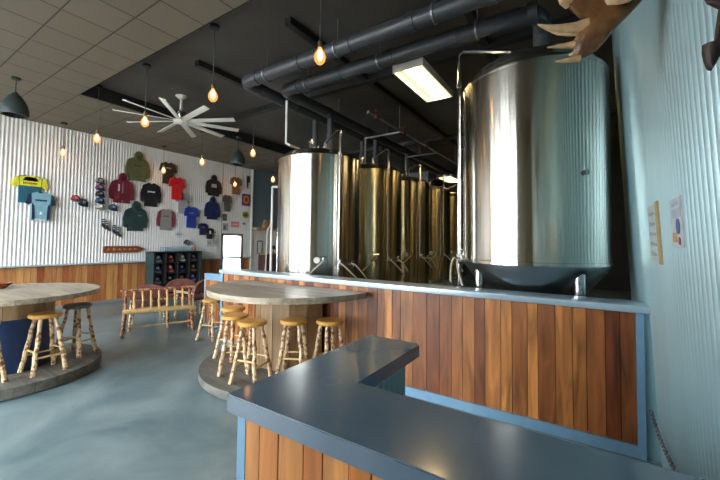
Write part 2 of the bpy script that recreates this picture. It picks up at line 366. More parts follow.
# short partition seen past its left end
lp = thing('low_partition', 'short steel-framed board partition past the left end of the half wall', 'partition', (-6.25, 4.08, 0))
mb = MB(); planks(mb, (.04, .02, 0), (1, 0, 0), (0, -1, 0), 1.2, .05, .90, .1, .02, 5); mb.box((.04, .02, 0), (1.24, .1, .9)); mb.build('board_cladding', 'board', lp)
MB().box((0, -.01, .88), (1.28, .12, 1.0)).build('top_band', 'trim', lp); MB().box((0, -.01, 0), (.035, .12, .88)).build('post', 'capm', lp)
MB().box((.035, -.008, 0), (1.28, .02, .05)).build('base_rail', 'trim', lp)
# chain between half wall and side wall
ch = MB(); A = at(651, 411, Y=KY-.03); B = Vector((.395, 2.80, .33)); n = 30
def chp(s): p = A.lerp(B, s); p.z -= .03*sin(pi*s); return p
for i in range(n):
    p, q = chp(i/n), chp((i+1)/n); c = (p+q)/2; d = (q-p).normalized(); a = d.cross(Vector((1, 0, 0) if i % 2 else (0, .4, 1))).normalized(); l = (q-p).length*.72
    pts = [c+d*(l*cos(2*pi*k/8))+a*(.011*sin(2*pi*k/8)) for k in range(8)]; pts.append(pts[0]); ch.tube(pts, .004, 6, cap=False)
tag(ch.build('chain', 'chain'), 'thin steel chain hanging from right end of half wall to side wall', 'chain')

# ------------------------------------------------------------------ bar counter
bc = thing('bar_counter', 'slate blue L-shaped bar counter with board front, nearest the viewer', 'counter', (-1.295, .96, 0))
out = [(0, 0), (0, 1.13), (.02, 1.15), (.36, 1.155), (.385, 1.13), (.385, .41), (1.69, .41), (1.69, 0)]
mb = MB(); mb.prism(out, (Vector((0, 0, .925)), Vector((1, 0, 0)), Vector((0, 1, 0)), Vector((0, 0, 1))), .075)
bmesh.ops.bevel(mb.bm, geom=mb.bm.edges[:], offset=.004, segments=2, affect='EDGES'); mb.build('countertop', 'counter', bc)
mb = MB(); mb.box((.06, .06, 0), (.30, 1.08, .925)); mb.box((.30, .06, 0), (1.66, .35, .925)); mb.build('carcass', 'darkwall', bc)
mb = MB(); planks(mb, (.085, .055, 0), (1, 0, 0), (0, -1, 0), 1.58, .07, .925, .105, .02, 21); planks(mb, (.055, 1.06, 0), (0, -1, 0), (-1, 0, 0), .98, .07, .925, .105, .02, 22); mb.build('board_cladding', 'board_bar', bc)
MB().box((.035, .033, 0), (.085, .075, .925)).build('corner_trim', 'trim', bc); MB().box((.04, 1.06, 0), (.30, 1.09, .925)).build('end_trim', 'trim', bc); MB().box((.085, .036, 0), (1.66, .056, .07)).build('base_rail', 'trim', bc)
mb = MB(); corr(mb, (.315, .37, 0), (0, 1, 0), (1, 0, 0), .70, .02, .92, .068, .008); corr(mb, (.33, .365, 0), (1, 0, 0), (0, 1, 0), 1.3, .02, .92, .068, .008)
o = build_sheet(mb, 'corrugated_back', 'steel_wall_r'); o.parent = bc

# ------------------------------------------------------------------ tables and stools
def disc_planks(mb, c, R_, z0, z1, w=.16, ycut=None, seed=1, side=-1):
    """round top cut from parallel boards running along x; ycut makes a half round against the wall"""
    rg = random.Random(seed); y = -R_; ymax = R_ if ycut is None else ycut
    while y < ymax-.01:
        y2 = min(y+w*rg.uniform(.8, 1.2), ymax); 
        if ymax-y2 < .04: y2 = ymax
        ya, yb = y+.0015, y2-.0015; n_ = 7; L1, L2 = [], []
        for k in range(n_+1):
            yy = ya+(yb-ya)*k/n_; xx = sqrt(max(R_*R_-yy*yy, 1e-5)); L1.append((xx, yy)); L2.append((-xx, yy))
        mb.prism(L1+L2[::-1], (Vector(c)+Vector((0, 0, z0)), Vector((1, 0, 0)), Vector((0, 1, 0)), Vector((0, 0, 1))), z1-z0, rg.random()); y = y2
def drum(mb, R_, z0, z1, a0, a1, n_, seed=1):
    rg = random.Random(seed)
    for k in range(n_):
        a, b_ = a0+(a1-a0)*(k+.02)/n_, a0+(a1-a0)*(k+.98)/n_
        p = [(R_*cos(a), R_*sin(a)), (R_*cos(b_), R_*sin(b_)), ((R_-.03)*cos(b_), (R_-.03)*sin(b_)), ((R_-.03)*cos(a), (R_-.03)*sin(a))]
        mb.prism(p, (Vector((0, 0, z0)), Vector((1, 0, 0)), Vector((0, 1, 0)), Vector((0, 0, 1))), z1-z0, rg.random())
RTC = Vector((-3.30, KY-.045, 0)); LTC = Vector((-5.86, 1.25, 0))
t = thing('half_round_table', 'half-round weathered plank bar table fixed to the half wall', 'table', RTC)
mb = MB(); disc_planks(mb, (.025, 0, 0), 1.10, .995, 1.06, .17, .0, 31); mb.build('tabletop', 'board_grey', t)
mb = MB(); drum(mb, .50, .1, .995, pi*1.02, pi*1.98, 7, 5); mb.build('pedestal', 'board_tan', t)
t2 = thing('round_platform', 'low half-round plank platform under the half-round table', 'platform', RTC)
mb = MB(); disc_planks(mb, (.03, 0, 0), 1.165, .012, .1, .18, .0, 32); mb.build('deck', 'board_plat', t2)
t = thing('round_table', 'round weathered plank bar table at the left edge', 'table', LTC)
mb = MB(); disc_planks(mb, (0, 0, 0), .885, .945, 1.0, .17, None, 33); mb.build('tabletop', 'board_grey', t)
mb = MB(); drum(mb, .43, .72, .945, 0, 2*pi, 20, 6); mb.build('pedestal', 'board_tan', t)
mb = MB(); mb.lathe([(.02, .121), (.42, .121), (.42, .74), (.38, .74)], n=64); mb.build('pedestal_skirt', 'navy', t)
t2 = thing('round_platform', 'low round plank platform under the left round table', 'platform', LTC)
mb = MB(); disc_planks(mb, (0, 0, 0), .93, .012, .12, .18, None, 34); mb.build('deck', 'board_plat', t2)
p = at(3, 289, Z=1.0)
tag(MB().lathe([(0, 0), (.07, 0), (.13, .05), (.14, .07), (.125, .07), (.06, .012), (0, .01)], n=32).build('bowl', 'signwood', loc=(p.x-.1, p.y-.03, 1.0)), 'small brown bowl at the far left edge of the round table', 'bowl')

def rough_tube(a, b, r0, r1, rg, n_=8, k=8, wob=.006):
    a, b = Vector(a), Vector(b); pts, rs = [], []
    for i in range(k+1):
        s = i/k; p = a.lerp(b, s)
        if 0 < i < k: p += Vector((rg.uniform(-wob, wob), rg.uniform(-wob, wob), 0))
        pts.append(p); rs.append((r0+(r1-r0)*s)*rg.uniform(.86, 1.16))
    return pts, rs
def make_stool(name, label, h, seat_m='seat', leg_m='log', seed=1, r=.155):
    rg = random.Random(seed); t = thing(name, label, 'stool')
    mb = MB(); mb.lathe([(0, h-.045), (r-.012, h-.045), (r, h-.035), (r, h-.012), (r-.012, h), (0, h)], n=36); mb.build('seat', seat_m, t)
    F_, T_ = [], []
    for k in range(4):
        a = pi/4+k*pi/2; f = Vector((cos(a)*.215, sin(a)*.215, .006)); u = Vector((cos(a)*.10, sin(a)*.10, h-.04)); F_.append(f); T_.append(u)
        mb = MB(); mb.tube(*rough_tube(f, u, .024, .020, rg), n=8); mb.build('leg', leg_m, t)
    for k in range(4):
        s = .30 if k % 2 else .40
        a, b = F_[k].lerp(T_[k], s), F_[(k+1) % 4].lerp(T_[(k+1) % 4], s)
        mb = MB(); mb.tube(*rough_tube(a, b, .011, .011, rg, k=4, wob=.002), n=6); mb.build('rung', 'logplain', t)
    return t
def seat_at(x, y, z): return at(x, y, Z=z)
PZ = .1; SH = .66
def put(x, y, base): p = at(x, y, Z=base+SH); return Vector((p.x, p.y, base))
G = 'log bar stools round the bar tables'
s0 = make_stool('bar_stool', 'log bar stool, front of the pair overlapping at half-round table', SH, seed=2); s0.location = put(252.5, 320.5, PZ); s0.rotation_euler = (0, 0, .25); s0['group'] = G
dup(s0, 'log bar stool, leftmost standing on the half-round platform', put(235, 314.5, PZ), .9, G)
dup(s0, 'log bar stool mostly hidden behind the left pair, by the end of half wall', Vector((-3.98, 3.02, PZ)), .1, G)
dup(s0, 'log bar stool in front of the middle of the tan pedestal', put(294, 319, PZ), .5, G)
dup(s0, 'log bar stool rightmost at the half-round table', put(330, 319.5, PZ), 1.2, G)
dup(s0, 'log bar stool with honey seat on the left round platform', put(46, 313, .12), .1, G)
s1 = make_stool('bar_stool', 'log bar stool with grey-white seat at right edge of left platform', SH, 'board_plat', seed=9); s1['group'] = G
s1.location = (-5.68, 1.88, .12); s1.rotation_euler = (0, 0, .6); s1['group'] = G
dup(s0, 'log bar stool cut off by the left edge of the photo', (-5.20, .90, .12), .8, G)

# log bench and log chairs
def place_empty(o, loc, rz): o.location = loc; o.rotation_euler = (0, 0, rz)
bdir = Vector((.39, .92, 0)).normalized(); brz = atan2(bdir.y, bdir.x)
bn = thing('log_bench', 'rustic peeled-log bench with spindle back, empty, on the concrete floor', 'bench', (-6.48, 2.80, 0), brz)
rg = random.Random(4); L_ = 1.0
mb = MB(); mb.box((-.04, 0, .385), (L_+.04, .30, .425), rnd=.3, bev=.01); mb.build('seat', 'logplain', bn)
for x in (0, L_):
    mb = MB(); mb.tube(*rough_tube((x+(-.04 if x == 0 else .04), .02, .006), (x, .03, .42), .03, .026, rg), n=9); mb.build('leg', 'logdark', bn)
    mb = MB(); mb.tube(*rough_tube((x+(-.02 if x == 0 else .02), .33, .006), (x, .28, .76), .03, .022, rg), n=9); mb.build('leg', 'logdark', bn)
mb = MB(); mb.tube(*rough_tube((-.08, .28, .745), (L_+.08, .28, .755), .022, .022, rg), n=8); mb.build('top_rail', 'logdark', bn)
for k in range(7):
    x = .12+k*(L_-.24)/6; mb = MB(); mb.tube(*rough_tube((x+.01, .27, .42), (x, .28, .745), .018, .016, rg, k=5), n=7); mb.build('spindle', 'logplain', bn)
mb = MB(); mb.tube(*rough_tube((-.01, .02, .16), (L_+.01, .02, .17), .015, .015, rg), n=7); mb.build('stretcher', 'logplain', bn)
def make_chair():
    rg = random.Random(12); t = thing('log_armchair', '', 'chair')
    mb = MB(); pts = []
    W, HH = .30, .80
    poly = [(-W, .56), (-W*1.02, .60)]+[(W*1.02*cos(a), .60+.22*sin(a)) for a in [pi-pi*k/12 for k in range(0, 13)]]+[(W, .56)]
    mb.prism(poly[::-1], (Vector((0, -.22, 0)), Vector((1, 0, 0)), Vector((0, 0, 1)), Vector((0, -1, 0))), .09, inset=.03)
    mb.build('back_cushion', 'leather', t)
    MB().box((-.26, -.2, .40), (.26, .24, .46), bev=.02).build('seat_cushion', 'leather', t)
    for x in (-.28, .28):
        for y, h in ((-.26, .60), (.26, .56)):
            m_ = MB(); m_.tube(*rough_tube((x*1.08, y*1.05, .006), (x, y, h), .026, .022, rg), n=8); m_.build('leg', 'log', t)
        m_ = MB(); m_.tube(*rough_tube((x, -.28, .56), (x, .30, .57), .022, .022, rg, k=5), n=8); m_.build('arm', 'log', t)
    return t
c0 = make_chair()
for i, (px, py, d, lab) in enumerate(((151, 283, -7.0, 'log armchair with reddish brown rounded back behind left half of the bench'), (179, 279, -7.5, 'log armchair with reddish brown rounded back behind right end of the bench'), (198, 281, -6.95, 'log armchair with reddish brown back between bench and low partition'))):
    p = at(px, py, X=d); o = c0 if i == 0 else copy_tree(c0); o.location = (p.x, p.y+.0, 0); o.rotation_euler = (0, 0, radians((62, 70, 95)[i])); o['label'] = lab; o['group'] = 'log armchairs behind the bench'
s2 = dup(s0, 'log bar stool on the floor in front of the low partition, under table tip', Vector((-5.45, 3.62, 0)), .3, G)
_q = at(212, 299, Z=SH); s2.location = (_q.x, _q.y, 0)

# ------------------------------------------------------------------ tanks
def ang_pt(a, r, z): return Vector((cos(a)*r, sin(a)*r, z))
def make_tank(name, label, material, r, zb, zs, ztop, pa, group, legs_r=.66):
    """r radius, zb bottom of straight wall, zs shoulder, pa bearing of the drop pipe and gauge"""
    t = thing(name, label, 'tank', group=group)
    mb = MB(); mb.lathe([(r-.004, zb-.02), (r+.006, zb-.02), (r+.006, zb+.012), (r, zb+.0161), (r, zb+.05), (r, zs-.05), (r, zs-.021), (r+.004, zs-.02), (r+.004, zs)], n=128)
    mb.lathe([(r-.001, zb+(zs-zb)*.5), (r+.0015, zb+(zs-zb)*.5+.001), (r+.0015, zb+(zs-zb)*.5+.006), (r-.001, zb+(zs-zb)*.5+.007)], n=96); mb.build('shell', material, t)
    hh = ztop-zs; prof = [(r+.004, zs), (r*.985, zs+.03), (r*.93, zs+.06)]+[(r*.9*cos(k*pi/2/8), zs+.07+(hh-.10)*sin(k*pi/2/8)) for k in range(0, 8)]+[(0, ztop)]
    mb = MB(); mb.lathe(prof, n=96); mb.build('dome', material, t)
    mb = MB(); mb.lathe([(r-.004, zb-.02), (r*.97, zb-.07), (.12, max(.35, zb-.85)), (.06, max(.3, zb-.9)), (0, max(.3, zb-.9))], n=96); mb.build('cone', 'tank_dark', t)
    for k in range(4):
        a = pi/4+k*pi/2; m_ = MB(); m_.tube([ang_pt(a, legs_r, .02), ang_pt(a, legs_r, zb-.03)], .052, 16); m_.lathe([(0, .0), (.09, .0), (.09, .02), (0, .02)], ang_pt(a, legs_r, 0), 16); m_.build('leg', 'chrome', t)
    # manway with lid and clamp
    c = ang_pt(pa+pi, r*.30, 0); m_ = MB(); m_.lathe([(.17, ztop-.08), (.17, ztop+.03), (.19, ztop+.03), (.19, ztop+.05), (.12, ztop+.075), (0, ztop+.08)], c, 32); mw = m_.build('manway', material, t)
    m_ = MB(); m_.tube([c+Vector((-.05, 0, ztop+.07)), c+Vector((-.05, 0, ztop+.14)), c+Vector((.05, 0, ztop+.14)), c+Vector((.05, 0, ztop+.07))], .009, 6); m_.build('handle', 'chrome', mw)
    # cleaning pipe: riser from the dome, across and down the front of the shell
    m_ = MB(); q = r+.05; m_.tube([ang_pt(pa, .2, ztop-.03), ang_pt(pa, .2, ztop+.10), ang_pt(pa, .23, ztop+.125), ang_pt(pa, q-.05, ztop+.20), ang_pt(pa, q, ztop+.17), ang_pt(pa, q, .5)], .022, 12); cp = m_.build('cleaning_pipe', 'chrome', t)
    m_ = MB()
    for z in (zs-.25, zs-1.1, zs-1.9): m_.tube([ang_pt(pa, q, z), ang_pt(pa, r-.01, z)], .009, 6)
    m_.tube([ang_pt(pa, q, ztop-.25), ang_pt(pa, q, ztop-.20)], .032, 12); m_.tube([ang_pt(pa, .2, ztop), ang_pt(pa, .2, ztop+.05)], .04, 12); m_.build('pipe_clamps', 'chrome', cp)
    m_ = MB(); m_.tube([ang_pt(pa-.9, .35, ztop-.09), ang_pt(pa-.9, .35, ztop+.12)], .03, 10); m_.tube([ang_pt(pa-.9, .35, ztop+.07), ang_pt(pa-.9, .35, ztop+.085)], .048, 12); m_.build('relief_valve', 'chrome', t)
    # dipped level gauge: narrow strip with rungs
    ga = pa-.17; m_ = MB(); m_.box((r-.004, -.03, zb+.05), (r+.008, .03, zs-.05))
    z = zb+.08
    while z < zs-.06: m_.box((r+.008, -.034, z), (r+.014, .034, z+.018)); z += .055
    bmesh.ops.rotate(m_.bm, verts=m_.bm.verts[:], cent=(0, 0, 0), matrix=Matrix.Rotation(ga, 3, 'Z')); m_.build('level_strip', 'chrome', t)
    # valve cluster, sampling cocks and hose loop at the lower shell
    zv = 1.32 if zb < 1.2 else 1.5
    for da, dz in ((-.32, 0), (.32, -.06), (.02, -.05)):
        m_ = MB(); a = pa+da; tng = Vector((-sin(a), cos(a), 0)); c = ang_pt(a, r, zv+dz)
        m_.tube([c, ang_pt(a, r+.10, zv+dz)], .020, 10); m_.tube([ang_pt(a, r+.03, zv+dz), ang_pt(a, r+.045, zv+dz)], .036, 14); m_.tube([ang_pt(a, r+.08, zv+dz), ang_pt(a, r+.095, zv+dz)], .034, 14)
        m_.tube([ang_pt(a, r+.07, zv+dz-.01), ang_pt(a, r+.07, zv+dz+.07)], .012, 8); m_.tube([ang_pt(a, r+.07, zv+dz+.06)-tng*.05, ang_pt(a, r+.07, zv+dz+.075)+tng*.05], .009, 6)
        v = m_.build('valve', 'chrome', t)
        if da:
            m_ = MB(); pts = [ang_pt(a, r+.10, zv+dz)]
            for k in range(1, 9):
                s = k/8*pi*.6; pts.append(ang_pt(a, r+.10+.05*sin(s), zv+dz+.02)+tng*(-.22*(1-cos(s))*(1 if da < 0 else -1))+Vector((0, 0, -.20*(1-cos(s)))))
            m_.tube(pts, .011, 8); m_.build('hose', 'rubber', v)
    m_ = MB(); a = pa-.45; m_.tube([ang_pt(a, r, zv+.02), ang_pt(a, r+.05, zv+.02)], .05, 18); m_.build('thermometer', 'white', t)
    return t
TR = .75
tl = ['tall steel tank nearest the half-round table, leftmost in the row', 'steel tank second in the row behind the leftmost tank', 'steel tank third in the row, under the grey duct', 'steel tank fourth in the row, partly hidden by the third', 'steel tank last in the row, seen as a sliver beside the big tank']
GT = 'row of tall steel brewing tanks'
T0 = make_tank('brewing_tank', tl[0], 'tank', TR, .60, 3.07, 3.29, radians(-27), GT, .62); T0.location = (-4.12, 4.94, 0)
T1 = make_tank('brewing_tank', tl[1], 'tank_lamplit', TR, .60, 3.14, 3.36, radians(-27), GT, .62); T1.location = (-4.16, 6.66, 0)
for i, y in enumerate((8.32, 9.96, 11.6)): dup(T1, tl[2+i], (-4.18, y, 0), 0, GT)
BT = make_tank('bright_tank', 'largest steel tank on legs behind the right end of half wall', 'tank', TR, 1.45, 3.45, 3.80, radians(-163), None, .66)
BT['category'] = 'tank'; BT.location = (-.56, 4.45, 0)
# small sample cock on the big tank's face
a = atan2(at(587, 171, Y=3.9).y-4.45, at(587, 171, Y=3.9).x+.56)
m_ = MB(); zc = at(587, 171, Y=3.85).z; m_.tube([ang_pt(a, TR-.01, zc), ang_pt(a, TR+.03, zc)], .022, 12); m_.tube([ang_pt(a, TR+.025, zc-.03), ang_pt(a, TR+.025, zc+.03)], .006, 6); m_.build('sample_cock', 'chain', BT)

# ------------------------------------------------------------------ big black pipes under the deck
PZ_ = 4.1; PR = .095
def pipe_run(name, label, x0, y, x1, down_end, drops):
    t = thing(name, label, 'pipe', (x0, y, PZ_))
    def P(x, yy, z=PZ_): return (x-x0, yy-y, z-PZ_)
    e = .1; arc = [P(x0+e*1.6, y), P(x0+e*.7, y+.01), P(x0+.01, y+e*.7), P(x0, y+e*1.6)]
    pts = [P(x1, y)]+arc+[P(x0, 12.4)]
    if down_end: pts = [P(x1, y+.3, 3.78), P(x1, y+.3, PZ_-.25), P(x1, y+.28, PZ_-.1), P(x1-.0, y+.15, PZ_), P(x1-.05, y+.04, PZ_), P(x1-.2, y)]+arc+[P(x0, 12.4)]
    m_ = MB(); m_.tube(pts, PR, 20); m_.build('main_run', 'pvc', t)
    for xx in [x0+.25+.85*k for k in range(int((x1-x0-.3)/.85)+1)]: m_ = MB(); m_.tube([P(xx, y), P(xx+.09, y)], PR+.010, 20); m_.build('coupling', 'pvc', t)
    for yy in (y+.3, y+1.1, y+2.6, y+4.2): m_ = MB(); m_.tube([P(x0, yy), P(x0, yy+.09)], PR+.010, 20); m_.build('coupling', 'pvc', t)
    for xx in [x0+.5+1.3*k for k in range(int((x1-x0-.5)/1.3)+1)]:
        m_ = MB(); m_.tube([P(xx, y-.0), P(xx+.02, y)], PR+.014, 20); m_.tube([P(xx+.01, y, PZ_+PR), P(xx+.01, y, TOP-.005)], .006, 6); m_.build('hanger', 'pvcband', t)
    for yy in (y+1.5, y+3.5, y+5.5): m_ = MB(); m_.tube([P(x0, yy, PZ_+PR-.02), P(x0, yy, TOP-.005)], .006, 6); m_.build('hanger', 'pvcband', t)
    for (xd, yd, zl) in drops:
        m_ = MB(); m_.tube([P(xd, yd, PZ_-.05), P(xd, yd, zl)], .06, 14); m_.tube([P(xd, yd, zl+.35), P(xd, yd, zl+.45)], .075, 14); m_.build('drop', 'pvc', t)
pipe_run('vent_pipe', 'black overhead pipe nearer the viewer, left elbow over the first tank', -4.48, 3.50, .1, False, [(-4.48, 5.2, 3.1), (-4.48, 6.9, 3.25)])
pipe_run('vent_pipe', 'black overhead pipe farther back, dropping behind the big tank', -4.17, 4.04, -.42, True, [(-4.17, 5.28, 3.25), (-4.17, 7.0, 3.3), (-4.17, 8.7, 3.3)])
# pale thin pipe feeding the first tank from above
A_ = at(286, 95, Y=4.1); m_ = MB(); x0, y0 = -4.14, 4.22
b1 = at(286, 143, Y=y0); b2 = at(312, 157, Y=4.6)
m_.tube([(b1.x, y0, 4.02), (b1.x, y0, b1.z), (b1.x+.04, y0+.04, b1.z-.03), (-4.35, 4.6, 3.30), (-4.3, 4.7, 3.16)], .020, 10)
tag(m_.build('feed_pipe', 'white'), 'thin pale pipe bending from black pipe to the leftmost tank top', 'pipe')
# steel frame of thin dark conduit and valves above the row
t = thing('valve_manifold', 'cluster of dark conduit with red and steel valves above the second tank', 'manifold', (-3.2, 6.3, 3.9))
m_ = MB(); m_.tube([(0, -1.2, 0), (0, 5, 0)], .02, 8); m_.tube([(0, 0, 0), (0, 0, TOP-3.91)], .008, 6); m_.tube([(0, 3.5, 0), (0, 3.5, TOP-3.91)], .008, 6); m_.tube([(-.9, .1, 0), (0, .1, 0)], .018, 8); m_.tube([(-.9, 2.1, 0), (0, 2.1, 0)], .018, 8); m_.tube([(-.88, .1, 0), (-.88, .1, -.53)], .018, 8); m_.tube([(-.88, 2.1, 0), (-.88, 2.1, -.55)], .018, 8); m_.build('conduit', 'pvcband', t)
rv = mat('red_valve_wheel', (.12, .015, .012), .5)
for y in (-.9, .2, 1.4):
    m_ = MB(); m_.tube([(0, y-.05, 0), (0, y+.05, 0)], .035, 12); m_.tube([(0, y, 0), (0, y, .1)], .012, 8); m_.tube([(0, y, .1), (0, y, .115)], .05, 14); m_.build('valve', rv, t)

# long steel trough light
def trough(label, c, lx, ly, es=None, n_t=2):
    t = thing('ceiling_light', label, 'ceiling light', c)
    m_ = MB(); a, b = lx/2, ly/2
    for p, q in (((-a, -b, -.05), (-a+.02, b, .04)), ((a-.02, -b, -.05), (a, b, .04)), ((-a+.02, -b, -.05), (a-.02, -b+.02, .04)), ((-a+.02, b-.02, -.05), (a-.02, b, .04)), ((-a, -b, .04), (a, b, .055))): m_.box(p, q)
    m_.build('housing', 'white', t); MB().box((-a+.02, -b+.02, .03), (a-.02, b-.02, .038)).build('reflector', 'reflector', t)
    for k in range(n_t):
        x = (k-(n_t-1)/2)*.14; m_ = MB(); m_.tube([(x, -b+.03, -.01), (x, b-.03, -.01)], .022, 12); m_.build('tube', 'tube', t)
    m_ = MB()
    for y in (-b+.15, b-.15): m_.tube([(0, y, .05), (0, y, TOP-c[2])], .005, 6)
    m_.build('hanger', 'cord', t); return t
trough('lit rectangular trough light hanging below the black pipes', (-2.08, 4.94, 4.08), .46, 1.24)
trough('lit trough light glowing over the fourth and fifth tanks', (-4.3, 12.6, 4.0), .5, 1.2)
trough('added unseen trough light over the aisle behind the big tank', (-2.2, 9.3, 4.1), .5, 1.2)  # lamp out of sight, added to warm the tanks of the row
trough('added trough light hidden behind the big tank, near the side wall', (1.2, 6.6, 4.1), .5, 1.2)  # extra lamp kept hidden, added to give the tanks gold light
trough('added unseen trough light farther back behind the big tank', (-.4, 9.2, 4.1), .5, 1.2)  # unseen lamp added for more gold in the tank reflections
# grey duct box at the far end
p, q = at(402, 197, Y=13.5), at(431, 166, Y=13.5)
t = thing('air_duct', 'grey sheet-metal duct box hanging behind the third tank', 'duct', (p.x, 13.2, p.z))
w_, h_ = q.x-p.x, TOP-p.z-.01
gm = mat('duct_grey', (.22, .23, .22), .5, .3, var=.1)
m_ = MB(); m_.box((0, 0, 0), (w_, .7, h_), bev=.01); m_.build('casing', gm, t); m_ = MB(); m_.box((-.02, -.02, .0), (w_+.02, .02, .05)); m_.box((w_*.5-.02, -.02, .05), (w_*.5+.02, .0, h_)); m_.build('seams', gm, t)
# small floodlights
for i, (px, py) in enumerate(((401, 151), (413, 149))):
    p = at(px, py, Y=10.5); t = thing('spotlight', ('small round white spotlight, left of the pair above the third tank', 'small round white spotlight, right of the pair above the third tank')[i], 'spotlight', p, group='spotlights above the tanks')
    m_ = MB(); m_.lathe([(0, .05), (.05, .04), (.07, -.03), (.06, -.05), (0, -.05)], n=20); m_.build('lamp_head', 'white', t); m_ = MB(); m_.tube([(0, 0, .04), (0, 0, TOP-p.z)], .01, 6); m_.build('stem', 'cord', t)
# white star-like wall fan seen between the tanks
p = at(456, 229, Y=12.6); t = thing('wall_fan', 'white four-bladed fan seen between the row and the big tank', 'fan', p)
m_ = MB(); m_.lathe([(0, -.06), (.07, -.04), (.07, .04), (0, .06)], n=16)
bmesh.ops.rotate(m_.bm, verts=m_.bm.verts[:], cent=(0, 0, 0), matrix=Matrix.Rotation(pi/2, 3, 'X')); m_.tube([(0, .05, 0), (0, .2, 0), (0, .2, -p.z+.02)], .02, 8); m_.build('hub', 'white', t)
for k in range(4):
    a = radians(60+60*(k % 2)+180*(k//2)); u = Vector((cos(a), 0, sin(a))); v = Vector((-sin(a), 0, cos(a)))
    m_ = MB(); m_.prism([(.05, -.02), (.42, -.10), (.42, .10), (.05, .02)], (Vector((0, -.05, 0)), u, v, Vector((0, -1, 0))), .012); m_.build('blade', 'white', t)

# ------------------------------------------------------------------ pendants
def make_pendant(topz, z):
    t = thing('pendant_bulb', '', 'pendant light'); d = topz-z
    m_ = MB(); m_.lathe([(0, d-.035), (.06, d-.035), (.06, d), (0, d)], n=20); m_.build('ceiling_cup', 'black', t)
    m_ = MB(); m_.tube([(0, 0, .10), (0, 0, d-.03)], .0065, 6); m_.build('cord', 'cord', t)
    m_ = MB(); m_.lathe([(0, .125), (.014, .12), (.026, .10), (.026, .045), (.02, .04), (0, .04)], n=16); m_.build('socket', 'brass', t)
    m_ = MB(); m_.lathe([(.018, .045), (.024, .03), (.052, -.02), (.061, -.055), (.053, -.095), (.028, -.125), (0, -.133)], n=20); bb = m_.build('bulb', 'bulb', t)
    m_ = MB(); m_.lathe([(0, .03), (.012, .02), (.026, -.02), (.028, -.06), (.014, -.085), (0, -.088)], n=12); m_.build('filament', 'filament', bb)
    return t
GP = 'bare filament bulbs hanging from the ceilings'
specs = [((320, 52), TOP, 3.60, 'bare bulb pendant nearest the viewer, crossing the black pipe'), ((213, 92), TOP, 3.60, 'bare bulb pendant right of the white ceiling fan'),
    ((145, 119), TOP, 3.60, 'bare bulb pendant in front of the left fan blades'), ((97, 136), SOFF, 3.55, 'bare bulb pendant above the olive hoodie, left of the fan'),
    ((63, 151), SOFF, 3.55, 'bare bulb pendant leftmost, against the corrugated wall'), ((253, 151), TOP, 3.60, 'bare bulb pendant left of the leftmost tank'),
    ((202, 160), SOFF, 3.55, 'bare bulb pendant below the right fan blades, near back wall'), ((163.5, 169), SOFF, 3.50, 'bare bulb pendant in front of the dark brown tee'),
    ((235, 183), SOFF, 3.46, 'bare bulb pendant in front of the light brown tee'), ((273, 178), TOP, 3.50, 'bare bulb pendant against the slate blue wall beside the tank')]
protos = {}
for (px, tz, z, lab) in specs:
    p = at(px[0], px[1], Z=z); key = (tz, z)
    if px[0] in (63,): p = at(px[0], px[1], X=-9.9)
    if px[0] == 163.5: p = at(px[0], px[1], X=-9.95)
    if px[0] == 235: p = at(px[0], px[1], X=-9.9)
    if tz == SOFF and p.x > EX: tz = TOP
    key = (tz, round(p.z, 2))
    if key in protos: o = copy_tree(protos[key])
    else: o = make_pendant(tz, round(p.z, 2)); protos[key] = o
    o.location = (p.x, p.y, round(p.z, 2)); o['label'] = lab; o['group'] = GP
def shade(px, py, z, tz, label):
    p = at(px, py, Z=z); t = thing('dome_pendant', label, 'pendant light', p); d = tz-z
    m_ = MB(); m_.lathe([(.155, -.175), (.175, -.17), (.18, -.10), (.155, .02), (.09, .13), (.03, .20), (.02, .205), (.02, .19), (.08, .11), (.145, .01), (.165, -.10), (.155, -.175)], n=40); m_.build('shade', mat('charcoal_green_shade', (.03, .045, .042), .45), t)
    m_ = MB(); m_.tube([(0, 0, .18), (0, 0, d)], .006, 6); m_.lathe([(0, d-.03), (.06, d-.03), (.06, d), (0, d)], n=16); m_.build('cord', 'black', t)
    m_ = MB(); m_.lathe([(0, .0), (.03, -.02), (.04, -.06), (.02, -.10), (0, -.105)], n=14); m_.build('bulb', 'white', t)
shade(15, 105, 3.8, SOFF, 'dark dome-shaded pendant lamp at the left under the tile ceiling')
shade(238, 158, 3.72, TOP if False else SOFF, 'dark dome-shaded pendant lamp in front of the back wall corner')

# ------------------------------------------------------------------ ceiling fan
fz = 4.0; fp = Vector((-6.78, 3.80, fz))
t = thing('ceiling_fan', 'large white ten-blade ceiling fan under the dark ceiling', 'fan', fp)
m_ = MB(); m_.lathe([(0, -.06), (.08, -.055), (.13, -.03), (.13, .01), (.09, .03), (0, .03)], n=32); m_.build('hub', 'white', t)
m_ = MB(); m_.lathe([(0, .03), (.075, .03), (.085, .06), (.085, .19), (.06, .22), (0, .22)], n=28); m_.build('motor', 'chrome', t)
m_ = MB(); m_.tube([(0, 0, .2), (0, 0, TOP-fz-.04)], .025, 12); m_.lathe([(0, TOP-fz-.06), (.05, TOP-fz-.06), (.11, TOP-fz-.01), (.11, TOP-fz), (0, TOP-fz)], n=24); m_.build('mount', 'white', t)
for k in range(10):
    a = radians(-8.2+36*k); Rm = Matrix.Rotation(a, 4, 'Z') @ Matrix.Rotation(radians(-16), 4, 'X')
    m_ = MB(); m_.box((.11, -.055, -.006), (1.10, .055, .006), bev=.002); m_.box((1.10, -.055, -.006), (1.108, .055, .012))
    bmesh.ops.transform(m_.bm, matrix=Rm, verts=m_.bm.verts[:]); m_.build('blade', 'white', t)

